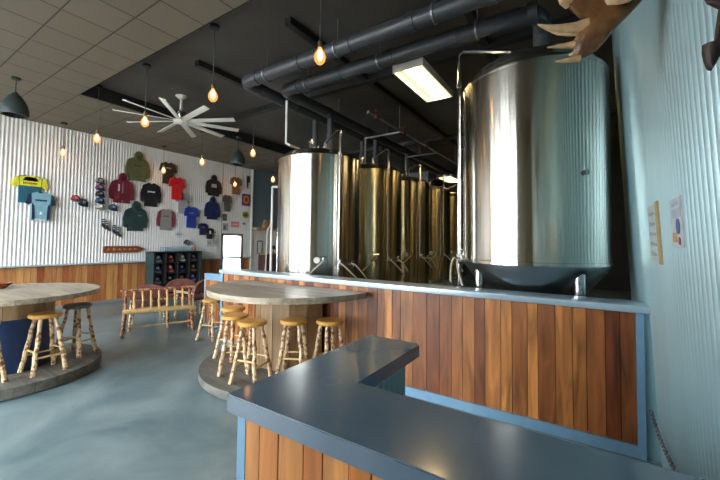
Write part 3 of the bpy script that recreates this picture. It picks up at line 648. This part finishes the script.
# ------------------------------------------------------------------ merchandise on the back wall
WX = BX+.012
cm = {}
def cloth(c):
    k = tuple(c)
    if k not in cm: cm[k] = mat('cloth', c, .85, var=.12, scale=15, bump=.3, bscale=12)
    return cm[k]
UY, UZ, UX = Vector((0, 1, 0)), Vector((0, 0, 1)), Vector((1, 0, 0))
def garment(name, label, cat, box, c, kind='tee', c2=None, deco=(), off=0, group=None, tilt=0):
    x0, y0, x1, y1 = box; xc, yc = (x0+x1)/2, (y0+y1)/2
    Y0, Y1 = at(x0, yc, X=WX).y, at(x1, yc, X=WX).y; Z1, Z0 = at(xc, y0, X=WX).z, at(xc, y1, X=WX).z
    W, Hh = Y1-Y0, Z1-Z0; o = Vector((WX+off, (Y0+Y1)/2, Z0)); t = thing(name, label, cat, o, group=group); c2 = c2 or c
    t.rotation_euler = (radians(tilt), 0, 0)
    S = lambda pts: [(p[0]*W, p[1]*Hh) for p in pts]
    fr = (Vector((0, 0, 0)), UY, UZ, UX); ins = min(.02, W*.03)
    if kind == 'tee':
        body = [(-.30, 0), (.30, 0), (.31, .62), (.33, .92), (.14, .99), (.07, .94), (-.07, .94), (-.14, .99), (-.33, .92), (-.31, .62)]
        sl = [(.31, .60), (.33, .93), (.42, .88), (.50, .58), (.40, .53)]
    elif kind == 'long':
        body = [(-.29, 0), (.29, 0), (.30, .6), (.30, .93), (.12, 1), (.05, .95), (-.05, .95), (-.12, 1), (-.30, .93), (-.30, .6)]
        sl = [(.29, .62), (.29, .94), (.40, .86), (.50, .52), (.47, .20), (.36, .16), (.35, .48)]
    else:
        body = [(-.32, 0), (.32, 0), (.33, .45), (.32, .72), (.13, .80), (-.13, .80), (-.32, .72), (-.33, .45)]
        sl = [(.30, .45), (.31, .73), (.42, .66), (.50, .40), (.48, .14), (.36, .10), (.33, .34)]
    m_ = MB(); m_.prism(S(body), fr, .05, inset=ins); bd = m_.build('body', cloth(c), t)
    for s in (-1, 1):
        pts = [(p[0]*s, p[1]) for p in sl]
        if s < 0: pts = pts[::-1]
        m_ = MB(); m_.prism(S(pts), (Vector((.004, 0, 0)), UY, UZ, UX), .05, inset=ins); m_.build('sleeve', cloth(c2), t)
    if kind == 'hood':
        h = [(.15*cos(a)*1.05, .83+.17*sin(a)) for a in [2*pi*k/14 for k in range(14)]]
        m_ = MB(); m_.prism(S(h), (Vector((.01, 0, 0)), UY, UZ, UX), .07, inset=ins); hd = m_.build('hood', cloth(c), t)
        h = [(.065*cos(a), .80+.07*sin(a)) for a in [2*pi*k/12 for k in range(12)]]
        m_ = MB(); m_.prism(S(h), (Vector((.075, 0, 0)), UY, UZ, UX), .012); m_.build('hood_lining', cloth([v*.45 for v in c]), hd)
        pk = [(-.2, .08), (.2, .08), (.13, .32), (-.13, .32)]; m_ = MB(); m_.prism(S(pk), (Vector((.04, 0, 0)), UY, UZ, UX), .02, inset=ins*.5); m_.build('pocket', cloth([v*.85 for v in c]), t)
    for (nm, poly, cc) in deco:
        m_ = MB(); m_.prism(S(poly), (Vector((.046, 0, 0)), UY, UZ, UX), .012); m_.build(nm, cloth(cc), bd)
    return t
def script(x0, x1, y, h=.05, c=(.8, .8, .8), n=6):
    """a line of unreadable lettering as small separate strokes in one band"""
    out = []; w = (x1-x0)/n
    for k in range(n): out.append(('print', [(x0+k*w, y+(k % 2)*h*.25), (x0+k*w+w*.7, y+(k % 3)*h*.15), (x0+k*w+w*.7, y+h), (x0+k*w, y+h*.9)], c))
    return out
GG = 'branded clothing hung on the corrugated wall'
YL = (.75, .70, .04)
garment('jersey', 'yellow and teal cycling jersey, leftmost on the corrugated wall', 'shirt', (10.5, 175, 47.5, 203), (.02, .12, .17), 'tee', YL,
    [('chest_panel', [(-.29, .60), (.29, .60), (.30, .90), (.13, .96), (-.13, .96), (-.30, .90)], YL), ('yoke', [(-.22, .78), (.22, .78), (.14, .92), (-.14, .92)], (.16, .22, .25))]+script(-.2, .2, .66, .07, (.05, .08, .09), 8))
garment('jersey', 'pale blue cycling jersey with navy sleeves overlapping the yellow one', 'shirt', (24, 192, 54, 221), (.22, .42, .50), 'tee', (.015, .03, .07),
    [('side_panel', [(-.30, .02), (-.2, .02), (-.22, .5), (-.30, .6)], (.015, .03, .08)), ('side_panel', [(.2, .02), (.30, .02), (.30, .6), (.22, .5)], (.015, .03, .08)), ('hem', [(-.29, .0), (.29, .0), (.29, .06), (-.29, .06)], (.6, .6, .65)), ('emblem', [(-.05, .22), (.05, .22), (0, .34)], (.8, .8, .8))]+script(-.2, .2, .66, .07, (.02, .04, .08), 8), off=.06)
garment('hoodie', 'olive green hoodie, highest on the corrugated wall', 'hoodie', (124.5, 151.5, 149.6, 181), (.115, .12, .05), 'hood', deco=script(-.14, .14, .48, .05, (.05, .05, .02)))
garment('hoodie', 'maroon zip hoodie below and left of the olive one', 'hoodie', (108.5, 173, 134, 203), (.16, .012, .03), 'hood', deco=[('zip', [(.0, .02), (.02, .02), (.02, .75), (0, .75)], (.45, .35, .35)), ('logo', [(-.17, .38), (-.11, .38), (-.10, .6), (-.16, .62)], (.75, .7, .7))])
garment('long_sleeve_shirt', 'black long-sleeved shirt right of the maroon hoodie', 'shirt', (140, 183, 160.5, 206.5), (.008, .008, .01), 'long', deco=script(-.18, .18, .58, .07, (.7, .7, .7), 5))
garment('hoodie', 'dark green hoodie below the maroon and black tops', 'hoodie', (122.5, 201, 147, 231), (.02, .045, .045), 'hood', deco=script(.08, .24, .5, .03, (.2, .3, .3), 4))
garment('tee_shirt', 'dark brown tee behind the glowing bulb', 'shirt', (158.8, 162, 176, 184), (.055, .03, .015), 'tee', deco=script(-.16, .16, .68, .06, (.5, .4, .3), 5))
garment('tee_shirt', 'bright red tee below the dark brown tee', 'shirt', (167, 177, 183.3, 200), (.62, .012, .012), 'tee', deco=script(-.12, .12, .7, .05, (.3, .01, .01), 5), off=.06)
garment('tee_shirt', 'light grey tee between the red and blue tees', 'shirt', (175, 192.5, 190.3, 213.5), (.32, .31, .33), 'tee', deco=script(-.16, .16, .68, .05, (.5, .15, .15), 6))
garment('tee_shirt', 'royal blue tee below the grey one', 'shirt', (182.3, 206.6, 197, 227.8), (.015, .045, .30), 'tee', deco=script(-.16, .16, .66, .05, (.6, .2, .2), 6), off=.06)
garment('raglan_shirt', 'grey raglan shirt with maroon sleeves below the black shirt', 'shirt', (156, 209, 174.3, 230), (.27, .25, .23), 'long', (.22, .03, .05), script(-.16, .16, .62, .06, (.08, .08, .08), 6))
garment('toddler_shirt', 'tiny navy shirt overlapping a tiny black one', 'shirt', (197.3, 223, 207.3, 235), (.012, .012, .07), 'tee', deco=script(-.16, .16, .6, .08, (.4, .2, .4), 3))
garment('toddler_shirt', 'tiny black shirt, lower of the two tiny ones', 'shirt', (203.8, 228, 212.3, 239), (.01, .01, .012), 'tee', deco=[('print', [(-.1, .45), (.1, .45), (.1, .75), (-.1, .75)], (.7, .7, .7))], off=.06)
garment('hoodie', 'blackish brown hoodie with folded sleeve, above the navy hoodie', 'hoodie', (205, 175, 221, 196), (.022, .016, .013), 'hood', deco=[('print', [(-.16, .40), (.16, .40), (.14, .56), (-.14, .56)], (.5, .5, .48))])
garment('hoodie', 'navy hoodie near the glass door', 'hoodie', (204, 196.5, 219.4, 219.5), (.012, .018, .085), 'hood')
garment('tee_shirt', 'light brown tee behind a bulb near the wall corner', 'shirt', (229.5, 177, 241, 194.5), (.22, .11, .05), 'tee', deco=script(-.16, .16, .6, .06, (.5, .4, .3), 4))
garment('tee_shirt', 'grey olive tee above the glass door', 'shirt', (221.5, 194.7, 231.3, 211.5), (.10, .095, .075), 'tee', deco=script(-.14, .14, .62, .05, (.05, .05, .05), 4))

def wpt(x, y, off=0): p = at(x, y, X=WX+.012+off); return p
def cap_thing(label, loc, s, c, c2, rz=-pi/2+pi, group=None, tilt=0):
    """brimmed cap: crown, brim, button; hung brim down"""
    t = thing('cap', label, 'cap', loc, group=group)
    m_ = MB(); m_.lathe([(.5*s*cos(k*pi/2/6), .62*s*sin(k*pi/2/6)) for k in range(7)], n=20); bmesh.ops.scale(m_.bm, vec=(.75, 1, 1), verts=m_.bm.verts[:]); m_.build('crown', cloth(c), t)
    pts = [(.5*cos(a)*s, .5*sin(a)*s) for a in [-1.25+2.5*k/8 for k in range(9)]]+[((.45+.42*cos(a*.9))*s, .46*sin(a)*s) for a in [1.2-2.4*k/8 for k in range(9)]]
    m_ = MB(); m_.prism([(.05*s, -.44*s), (.05*s, .44*s), (.4*s, .45*s), (.72*s, .3*s), (.82*s, 0), (.72*s, -.3*s), (.4*s, -.45*s)][::-1], (Vector((0, 0, -.01)), Vector((.9, 0, -.35)), UY, Vector((.35, 0, .9))), .012); m_.build('brim', cloth(c2), t)
    m_ = MB(); m_.prism([(-.16*s, .12*s), (.16*s, .12*s), (.13*s, .38*s), (-.13*s, .38*s)], (Vector((.33*s, 0, 0)), UY, UZ, UX), .02); m_.build('front_patch', cloth([min(1, v*2.5+.12) for v in c]), t)
    return t
GC = 'caps hung on the corrugated wall'
for (x, y, s, c, c2, lab) in ((76, 199, .2, (.25, .03, .04), (.2, .18, .17), 'red and grey cap, left of the pair beside the pale blue jersey'), (83.6, 203.5, .21, (.02, .025, .05), (.02, .02, .03), 'dark navy cap, right of the pair beside the pale blue jersey'),
    (100.4, 181.5, .2, (.10, .10, .075), (.1, .06, .05), 'grey-green cap at the top of the five-cap column'), (100.4, 188, .2, (.12, .03, .08), (.03, .04, .12), 'purple and blue cap, second from top in the column'),
    (100.4, 194.5, .2, (.02, .02, .022), (.03, .03, .03), 'black cap in the middle of the five-cap column'), (100.4, 201, .2, (.02, .05, .10), (.02, .03, .07), 'blue cap, fourth in the five-cap column'),
    (100.4, 207.5, .2, (.45, .43, .38), (.4, .38, .34), 'pale cap at the bottom of the five-cap column'), (113.3, 208, .2, (.03, .06, .10), (.02, .03, .05), 'blue trucker cap under the maroon hoodie'),
    (187.3, 243, .2, (.03, .03, .035), (.3, .3, .3), 'black and white cap above the cubby shelf')):
    p = wpt(x, y, .1); cap_thing(lab, p+Vector((-.03, 0, -.02)), s, c, c2, group=GC)
for i, (x, y) in enumerate(((104.4, 224), (115, 230))):
    p = wpt(x, y); t = thing('sock_pair', ('striped black and white socks, left pair under the caps', 'striped black and white socks, right pair under the caps')[i], 'socks', p, group='striped socks on the wall')
    for s, dx in ((0, -.035), (1, .045)):
        poly = [(-.045, .14), (.045, .16), (.05, -.02), (.13, -.12), (.09, -.17), (-.04, -.06)]
        poly_ = [(a*.75, b*.85) for a, b in poly]
        m_ = MB(); m_.prism([(a+dx, b-.05*s) for a, b in poly_][::-1], (Vector((.02*s, 0, 0)), UY, UZ, UX), .02); sk = m_.build('sock', cloth((.03, .03, .04)), t)
        for z in (.075, .02): m_ = MB(); m_.box((.02+.02*s, dx-.033, z-.05*s), (.024+.02*s, dx+.033, z+.025-.05*s)); m_.build('stripe', cloth((.55, .55, .55)), sk)
# arrow sign
p0, p1 = wpt(102.5, 253), wpt(144.5, 246.2); W, Hh = p1.y-p0.y, at(120, 246, X=WX).z-at(120, 252.6, X=WX).z; zc = at(122, 252.6, X=WX).z
t = thing('arrow_sign', 'long brown carved wooden arrow sign pointing right above the wainscot', 'sign', (WX+.012, p0.y, zc))
m_ = MB(); m_.prism([(0, .1*Hh), (.03*W, 0), (.82*W, 0), (W, .5*Hh), (.82*W, Hh), (.03*W, Hh), (0, .9*Hh)], (Vector((0, 0, 0)), UY, UZ, UX), .035, inset=.008); m_.build('board', 'signwood', t)
m_ = MB()
for k in range(6): y = W*(.08+.125*k); m_.box((.035, y, Hh*.38), (.04, y+.08, Hh*.46)); m_.box((.035, y+.02, Hh*.46), (.04, y+.045, Hh*.68)); m_.box((.035, y+.055, Hh*.5), (.04, y+.075, Hh*.62))
m_.build('carving', 'carve', t)
# posters and small signs near the door
def poster(name, label, cat, box, c, deco=(), off=0, poly=None):
    x0, y0, x1, y1 = box; a, b = wpt(x0, (y0+y1)/2), wpt(x1, (y0+y1)/2); z1, z0 = wpt((x0+x1)/2, y0).z, wpt((x0+x1)/2, y1).z
    t = thing(name, label, cat, (WX+.01, a.y, z0)); w, h = b.y-a.y, z1-z0
    poly = poly or [(0, 0), (1, 0), (1, 1), (0, 1)]
    m_ = MB(); m_.prism([(u*w, v*h) for u, v in poly], (Vector((0, 0, 0)), UY, UZ, UX), .012); bd = m_.build('panel', cloth(c), t)
    for nm, pl, cc in deco: m_ = MB(); m_.prism([(u*w, v*h) for u, v in pl], (Vector((.012, 0, 0)), UY, UZ, UX), .004); m_.build(nm, cloth(cc), bd)
circ = lambda cx, cy, r_, n_=12: [(cx+r_*cos(2*pi*k/n_), cy+r_*sin(2*pi*k/n_)) for k in range(n_)]
poster('poster', 'black and white narrow sign high beside the wall corner', 'poster', (245.8, 175.5, 250, 188.5), (.6, .6, .6), [('figure', [(.3, .05), (.5, 0), (.6, .4), (.95, .55), (.9, .95), (.2, .95), (.15, .6)], (.02, .02, .02))])
poster('poster', 'square purple poster with orange sun beside the wall corner', 'poster', (241.8, 194, 250, 205.8), (.16, .05, .20), [('sun', circ(.5, .5, .36), (.75, .25, .03)), ('centre', circ(.5, .5, .18), (.6, .1, .05))])
poster('emblem', 'round yellow-green emblem below the purple poster', 'sign', (242.3, 211.5, 248.7, 218.2), (.30, .36, .04), [('face', [(.2, .3), (.8, .3), (.7, .65), (.3, .65)], (.08, .1, .03))], poly=circ(.5, .5, .5, 16))
poster('poster', 'small pink notice above the glass door', 'poster', (231, 221.5, 239, 227.2), (.70, .25, .30), [('lettering', [(.15, .4), (.85, .4), (.85, .6), (.15, .6)], (.8, .5, .5))])
poster('picture', 'small dark photo print under the olive tee', 'picture', (222.6, 214, 226.6, 220.6), (.06, .05, .05), [('image', [(.2, .2), (.8, .2), (.8, .8), (.2, .8)], (.25, .15, .12))])
poster('picture', 'small grey print left of the pink notice', 'picture', (222.8, 223.3, 228, 230.4), (.4, .38, .36), [('image', [(.1, .1), (.5, .1), (.5, .7), (.1, .7)], (.12, .12, .12))])
poster('plaque', 'small grey cross-shaped plaque right of the pink notice', 'sign', (242, 222, 245.8, 225.4), (.25, .27, .27), poly=[(.35, 0), (.65, 0), (.65, .35), (1, .35), (1, .65), (.65, .65), (.65, 1), (.35, 1), (.35, .65), (0, .65), (0, .35), (.35, .35)])
poster('sticker', 'white diamond-shaped badge below the grey tee', 'sign', (174.6, 230.5, 182.2, 238.2), (.62, .64, .66), [('lettering', [(.25, .42), (.75, .42), (.75, .58), (.25, .58)], (.3, .32, .34))], poly=[(.5, 0), (1, .5), (.5, 1), (0, .5)])
for i, (a, b) in enumerate(((207, 212), (213.5, 218))):
    poster('notice', ('pale paper notice, left of two left of the door', 'pale paper notice, right of two left of the door')[i], 'poster', (a, 240+i*-2, b, 246.5), (.50, .50, .49), [('lettering', [(.2, .3), (.8, .3), (.8, .7), (.2, .7)], (.36, .36, .36))])

# ------------------------------------------------------------------ cubby shelf of caps
SY0, SY1, SZT, SD = 4.90, 6.30, 1.30, .42
t = thing('cubby_shelf', 'black cubby shelf filled with caps against the back wall', 'shelf', (BX+.13, SY0, 0))
W = SY1-SY0; m_ = MB(); m_.box((0, 0, 0), (.02, W, SZT)); m_.box((.02, 0, SZT-.03), (SD, W, SZT)); m_.box((.02, 0, 0), (SD, W, .08)); nC, nR = 4, 4
m_.build('case', 'black', t)
for y in (0, W-.03): MB().box((.02, y, .08), (SD, y+.03, SZT-.03)).build('side_panel', mat('dark_teal_side', (.02, .04, .04), .5), t)
cw = (W-.03)/nC; rh = (SZT-.11)/nR; m_ = MB()
for k in range(1, nC): m_.box((.02, k*cw, .08), (SD-.01, k*cw+.02, SZT-.03))
m_.build('divider', 'black', t); m_ = MB()
for k in range(1, nR): m_.box((.02, .03, .08+k*rh), (SD-.012, W-.03, .08+k*rh+.02))
m_.build('shelf_board', 'black', t)
cols = [(.16, .20, .24), (.20, .03, .02), (.45, .46, .48), (.09, .09, .10), (.06, .10, .20), (.35, .08, .10), (.03, .03, .12), (.18, .10, .06), (.10, .10, .12), (.05, .05, .06), (.12, .06, .05), (.16, .15, .32)]
rn = ['top row', 'second row', 'third row']; cn = ['first', 'second', 'third', 'fourth']; nmz = ['grey-blue', 'rust red', 'white', 'charcoal', 'blue', 'red', 'navy', 'brown', 'grey', 'black', 'maroon', 'lavender']
for k in range(12):
    r_, c_ = k//4, k % 4; c = cols[k]; z = .08+(nR-1-r_)*rh+.02; y = SY0+.01+(c_+.5)*cw
    cap_thing('%s cap in the %s of the cubby shelf, %s column' % (nmz[k], rn[r_], cn[c_]), Vector((BX+.13+SD-.22, y, z+.10)), .235, c, [min(1, v*1.6+.03) for v in c], group='caps stacked in the cubby shelf')
    bpy.context.view_layer.update()
# glass display box and small jar on the shelf
t = thing('display_case', 'low clear glass display box on top of the cubby shelf', 'display case', (BX+.2, SY0+.33, SZT))
m_ = MB(); m_.box((0, 0, .0), (.25, .85, .012)); m_.build('base', 'frame', t); MB().box((0, 0, .012), (.25, .85, .13)).build('case', 'case', t)
m_ = MB(); m_.box((-.004, -.004, .13), (.254, .854, .138)); m_.build('lid', 'capm', t)
tag(MB().lathe([(0, 0), (.05, 0), (.055, .06), (.05, .12), (.03, .14), (0, .14)], n=18).build('jar', cloth((.55, .25, .18)), loc=(BX+.35, SY1-.14, SZT)), 'small salmon jar at the right end of shelf top', 'jar')

# things around the painted stretch of wall
m_ = thing('wooden_ledge', 'wooden ledge beam on the slate blue wall', 'ledge', (BX-.02, CE+.1, 2.03))
MB().box((0, 0, 0), (.22, 2.4, .09), bev=.005).build('beam', 'board_tan', m_)
t = thing('wooden_model', 'small tan wooden figure of stacked blocks on the wall ledge', 'ornament', (BX+.1, 9.05, 2.12))
m_ = MB(); m_.box((-.06, 0, 0), (.06, .44, .14), rnd=.2, bev=.01); m_.prism([(0, .14), (.18, .14), (.14, .28), (.05, .30)], (Vector((-.05, .02, 0)), UY, UZ, UX), .1, .8); m_.prism([(0, .14), (.20, .14), (.12, .33), (.04, .26)], (Vector((-.05, .23, 0)), UY, UZ, UX), .1, .5); m_.build('blocks', 'board_tan', t)
p = at(256.5, 254, X=BX-.02); q = at(262.5, 240.5, X=BX-.02)
t = thing('framed_picture', 'small framed picture on the cream wall beyond the door', 'picture', (BX-.02, p.y, p.z)); m_ = MB(); w_, h_ = q.y-p.y, q.z-p.z
m_.box((0, 0, 0), (.02, w_, h_)); m_.build('frame', 'bluewall', t); MB().box((.02, .05, .05), (.025, w_-.05, h_-.05)).build('print', cloth((.7, .7, .72)), t)
t = thing('side_cabinet', 'dark red cabinet with items against the cream wall', 'cabinet', (BX, 8.95, 0))
m_ = MB(); m_.box((0, 0, 0), (.4, 1.1, 1.12)); m_.build('body', cloth((.08, .03, .03)), t); m_ = MB(); m_.box((-.0, -.02, 1.12), (.42, 1.12, 1.15)); m_.build('top', 'board_tan', t)
m_ = MB(); m_.box((.4, .04, .1), (.415, .53, 1.05)); m_.build('door', cloth((.10, .04, .035)), t); m_ = MB(); m_.box((.4, .57, .1), (.415, 1.06, 1.05)); m_.build('door', cloth((.10, .04, .035)), t)
t = thing('desk_lamp', 'small dark lamp standing on the side cabinet', 'lamp', (BX+.2, 9.5, 1.15)); m_ = MB(); m_.lathe([(0, 0), (.08, 0), (.08, .02), (.012, .03), (.012, .2), (0, .2)], n=16); m_.build('base', 'black', t); m_ = MB(); m_.lathe([(.1, .16), (.05, .3), (.045, .3), (.095, .16)], n=20); m_.build('shade', 'black', t)
# white frame of pipework seen left of first tank
t = thing('pipe_stand', 'slim pale steel pipe stand left of the leftmost tank', 'pipe', (-6.6, 6.3, 0))
p = at(272.5, 187, Y=6.3); m_ = MB(); m_.tube([(p.x+6.6, 0, 0), (p.x+6.6, 0, p.z)], .03, 10); m_.tube([(p.x+6.6, 0, p.z), (p.x+6.8, .1, p.z)], .03, 10); m_.build('upright', 'white', t)
m_ = MB(); m_.tube([(p.x+6.6, 0, 2.1), (p.x+6.45, 0, 1.9), (p.x+6.42, 0, 1.1), (p.x+6.35, 0, .02)], .018, 8); m_.build('hose', 'rubber', t)

# ------------------------------------------------------------------ signs on the right wall
def rwx(z): return RX-LEAN*(z-.8)-.0085
def wall_board(name, label, x0, x1, yt, yb, c, deco, edge=None):
    z1, z0 = None, None; pts = []
    for (px, py) in ((x1, yt), (x0, yt), (x0, yb), (x1, yb)):
        X_ = .37
        for _ in range(5): P = at(px, py, X=X_); X_ = rwx(P.z)
        pts.append(P)
    Yn, Yf = (pts[0].y+pts[3].y)/2, (pts[1].y+pts[2].y)/2; z1 = (pts[0].z+pts[1].z)/2; z0 = (pts[2].z+pts[3].z)/2
    t = thing(name, label, 'sign', (rwx(z0), Yn, z0)); v = Vector((-LEAN, 0, 1)).normalized(); u = UY; n_ = Vector((-1, 0, -LEAN)).normalized(); w, h = Yf-Yn, (z1-z0)
    m_ = MB(); m_.prism([(0, 0), (w, 0), (w, h), (0, h)], (Vector((0, 0, 0)), u, v, n_), .012); bd = m_.build('panel', cloth(c), t)
    for nm, pl, cc in deco: m_ = MB(); m_.prism([(a*w, b*h) for a, b in pl], (n_*.012, u, v, n_), .003); m_.build(nm, cloth(cc), bd)
    if edge: m_ = MB(); m_.prism([(-.03, -.01), (.055, -.01), (.055, h+.01), (-.03, h+.01)], (n_*.0, u, v, n_), .014); m_.build('edge_strip', cloth(edge), bd)
rows = []
for k in range(5): rows += [('lettering', [(.25, .1+.18*k), (.85, .1+.18*k), (.85, .18+.18*k), (.25, .14+.18*k)], (.30, .36, .38))]
wall_board('notice_board', 'pale notice board with dark lettering and yellow edge, left on side wall', 651.5, 661, 204, 261, (.45, .52, .50), rows, (.42, .33, .17))
wall_board('poster', 'narrow pale poster with blue badge and tan patch, right on side wall', 674, 686, 197, 247, (.48, .54, .58), [('badge', circ(.35, .42, .16), (.08, .13, .30)), ('patch', [(.5, .1), (.85, .1), (.85, .3), (.5, .3)], (.5, .33, .15)), ('lettering', [(.15, .6), (.8, .6), (.8, .78), (.15, .78)], (.38, .45, .52)), ('lettering', [(.2, .85), (.8, .85), (.8, .92), (.2, .92)], (.38, .45, .52)), ('badge', circ(.3, .12, .08), (.3, .08, .12))])

# ------------------------------------------------------------------ moose antlers
an = thing('moose_antlers', 'brown palmate moose antlers mounted high on the side wall', 'antlers', (.222, 1.52, 2.95))
O = Vector(an.location)
def cp(x, y): return 530+x/3.79, y/3.79
def apt(x, y, Yd): return at(x, y, Y=Yd)-O
def palm(px, Yd, th, name, material, par, bend=0):
    pts = [apt(x, y, Yd) for x, y in px]; m_ = MB(); n_ = Vector((0, 1, 0)); c = sum(pts, Vector())/len(pts)
    rad = max((p-c).length for p in pts)
    ring = []
    def off(p, s, side):
        q = c+(p-c)*s; d = (1-s*s); q = q+n_*(side*th*.5*sqrt(max(0, d))+bend*(s*s)*((p-c).length/rad)); return q
    levels = [(1, 0)]+[(s, sd) for sd in (-1,) for s in (.97, .85, .6, .3)]
    for side in (-1, 1):
        prev = [m_.bm.verts.new(off(p, 1, side)) for p in pts]
        for s in (.97, .85, .6, .3):
            cur = [m_.bm.verts.new(off(p, s, side)) for p in pts]
            for i in range(len(pts)): j = (i+1) % len(pts); m_.bm.faces.new((prev[i], prev[j], cur[j], cur[i]))
            prev = cur
        m_.bm.faces.new(prev)
    bmesh.ops.remove_doubles(m_.bm, verts=m_.bm.verts[:], dist=.0003)
    return m_.build(name, material, par)
pal = [cp(*p) for p in ((205, -60), (150, -20), (128, 8), (165, 42), (205, 58), (226, 76), (222, 100), (200, 122), (176, 140), (160, 160), (166, 182), (160, 200), (168, 214), (182, 226), (215, 214), (248, 196), (280, 162), (306, 128), (338, 92), (372, 60), (405, 25), (440, -15), (470, -60))]
ob = palm(pal, 2.0, .075, 'palm', 'hair', an)
def tine(pts, rads, Yd, mt_='tine'):
    P = [apt(*cp(x, y), Yd+dy) for x, y, dy in pts]; m_ = MB(); m_.tube(P, rads, 10); m_.build('tine', mt_, an)
tine([(222, 92, 0), (170, 104, -.01), (110, 108, -.02), (60, 103, -.03), (28, 92, -.035)], [.030, .024, .019, .012, .003], 2.0)
tine([(205, 120, 0), (150, 124, .02), (105, 124, .03), (62, 112, .03)], [.02, .017, .012, .004], 2.03)
tine([(175, 168, 0), (140, 172, -.01), (100, 177, -.02), (65, 180, -.02)], [.019, .014, .009, .003], 2.0)
tine([(180, 200, 0), (160, 206, -.01), (147, 209, -.01)], [.02, .012, .004], 2.0)
tine([(190, 222, 0), (160, 226, -.01), (125, 231, -.015), (95, 233, -.02)], [.018, .014, .010, .003], 2.0)
tine([(150, 10, 0), (128, 0, -.02), (116, -25, -.03), (118, -60, -.04)], [.03, .024, .016, .004], 2.0)
# pale inner lobe by the beam
lob = [cp(*p) for p in ((285, -40), (283, 8), (292, 20), (330, 18), (375, 8), (400, -8), (420, -40))]
palm(lob, 1.93, .03, 'brow_palm', 'tine', an)
m_ = MB(); q0 = apt(*cp(440, -60), 1.95); m_.tube([q0, (q0+Vector((-.02, -.15, .16)))*.8, Vector((-.03, .12, .08)), Vector((.0, .02, 0))], [.05, .035, .032, .035], 12); m_.build('beam', 'hair', an)
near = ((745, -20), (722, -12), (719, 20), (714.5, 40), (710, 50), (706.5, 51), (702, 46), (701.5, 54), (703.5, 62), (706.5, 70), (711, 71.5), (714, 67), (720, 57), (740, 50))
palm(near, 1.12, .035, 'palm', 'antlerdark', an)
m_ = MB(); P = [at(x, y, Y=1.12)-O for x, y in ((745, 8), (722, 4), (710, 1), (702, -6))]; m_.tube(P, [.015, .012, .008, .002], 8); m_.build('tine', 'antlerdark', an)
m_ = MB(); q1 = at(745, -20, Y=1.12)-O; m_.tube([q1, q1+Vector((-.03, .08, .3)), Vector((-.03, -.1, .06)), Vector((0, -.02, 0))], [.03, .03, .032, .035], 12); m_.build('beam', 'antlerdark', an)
m_ = MB(); m_.box((.0, -.12, -.16), (.06, .12, .16), bev=.01); m_.build('skull_plate', 'signwood', an)

# ------------------------------------------------------------------ light
w = bpy.data.worlds.new('sky'); SC.world = w; w.use_nodes = True
bg = w.node_tree.nodes['Background']; bg.inputs[0].default_value = (.93, .97, 1.0, 1); bg.inputs[1].default_value = 19.0
SC.view_settings.view_transform = 'Standard'; SC.view_settings.look = 'None'; SC.view_settings.gamma = 1; SC.view_settings.exposure = 0.38
SC.view_settings.use_curve_mapping = False
SC.cycles.max_bounces = 10; SC.cycles.diffuse_bounces = 6; SC.cycles.glossy_bounces = 5; SC.cycles.sample_clamp_indirect = 8
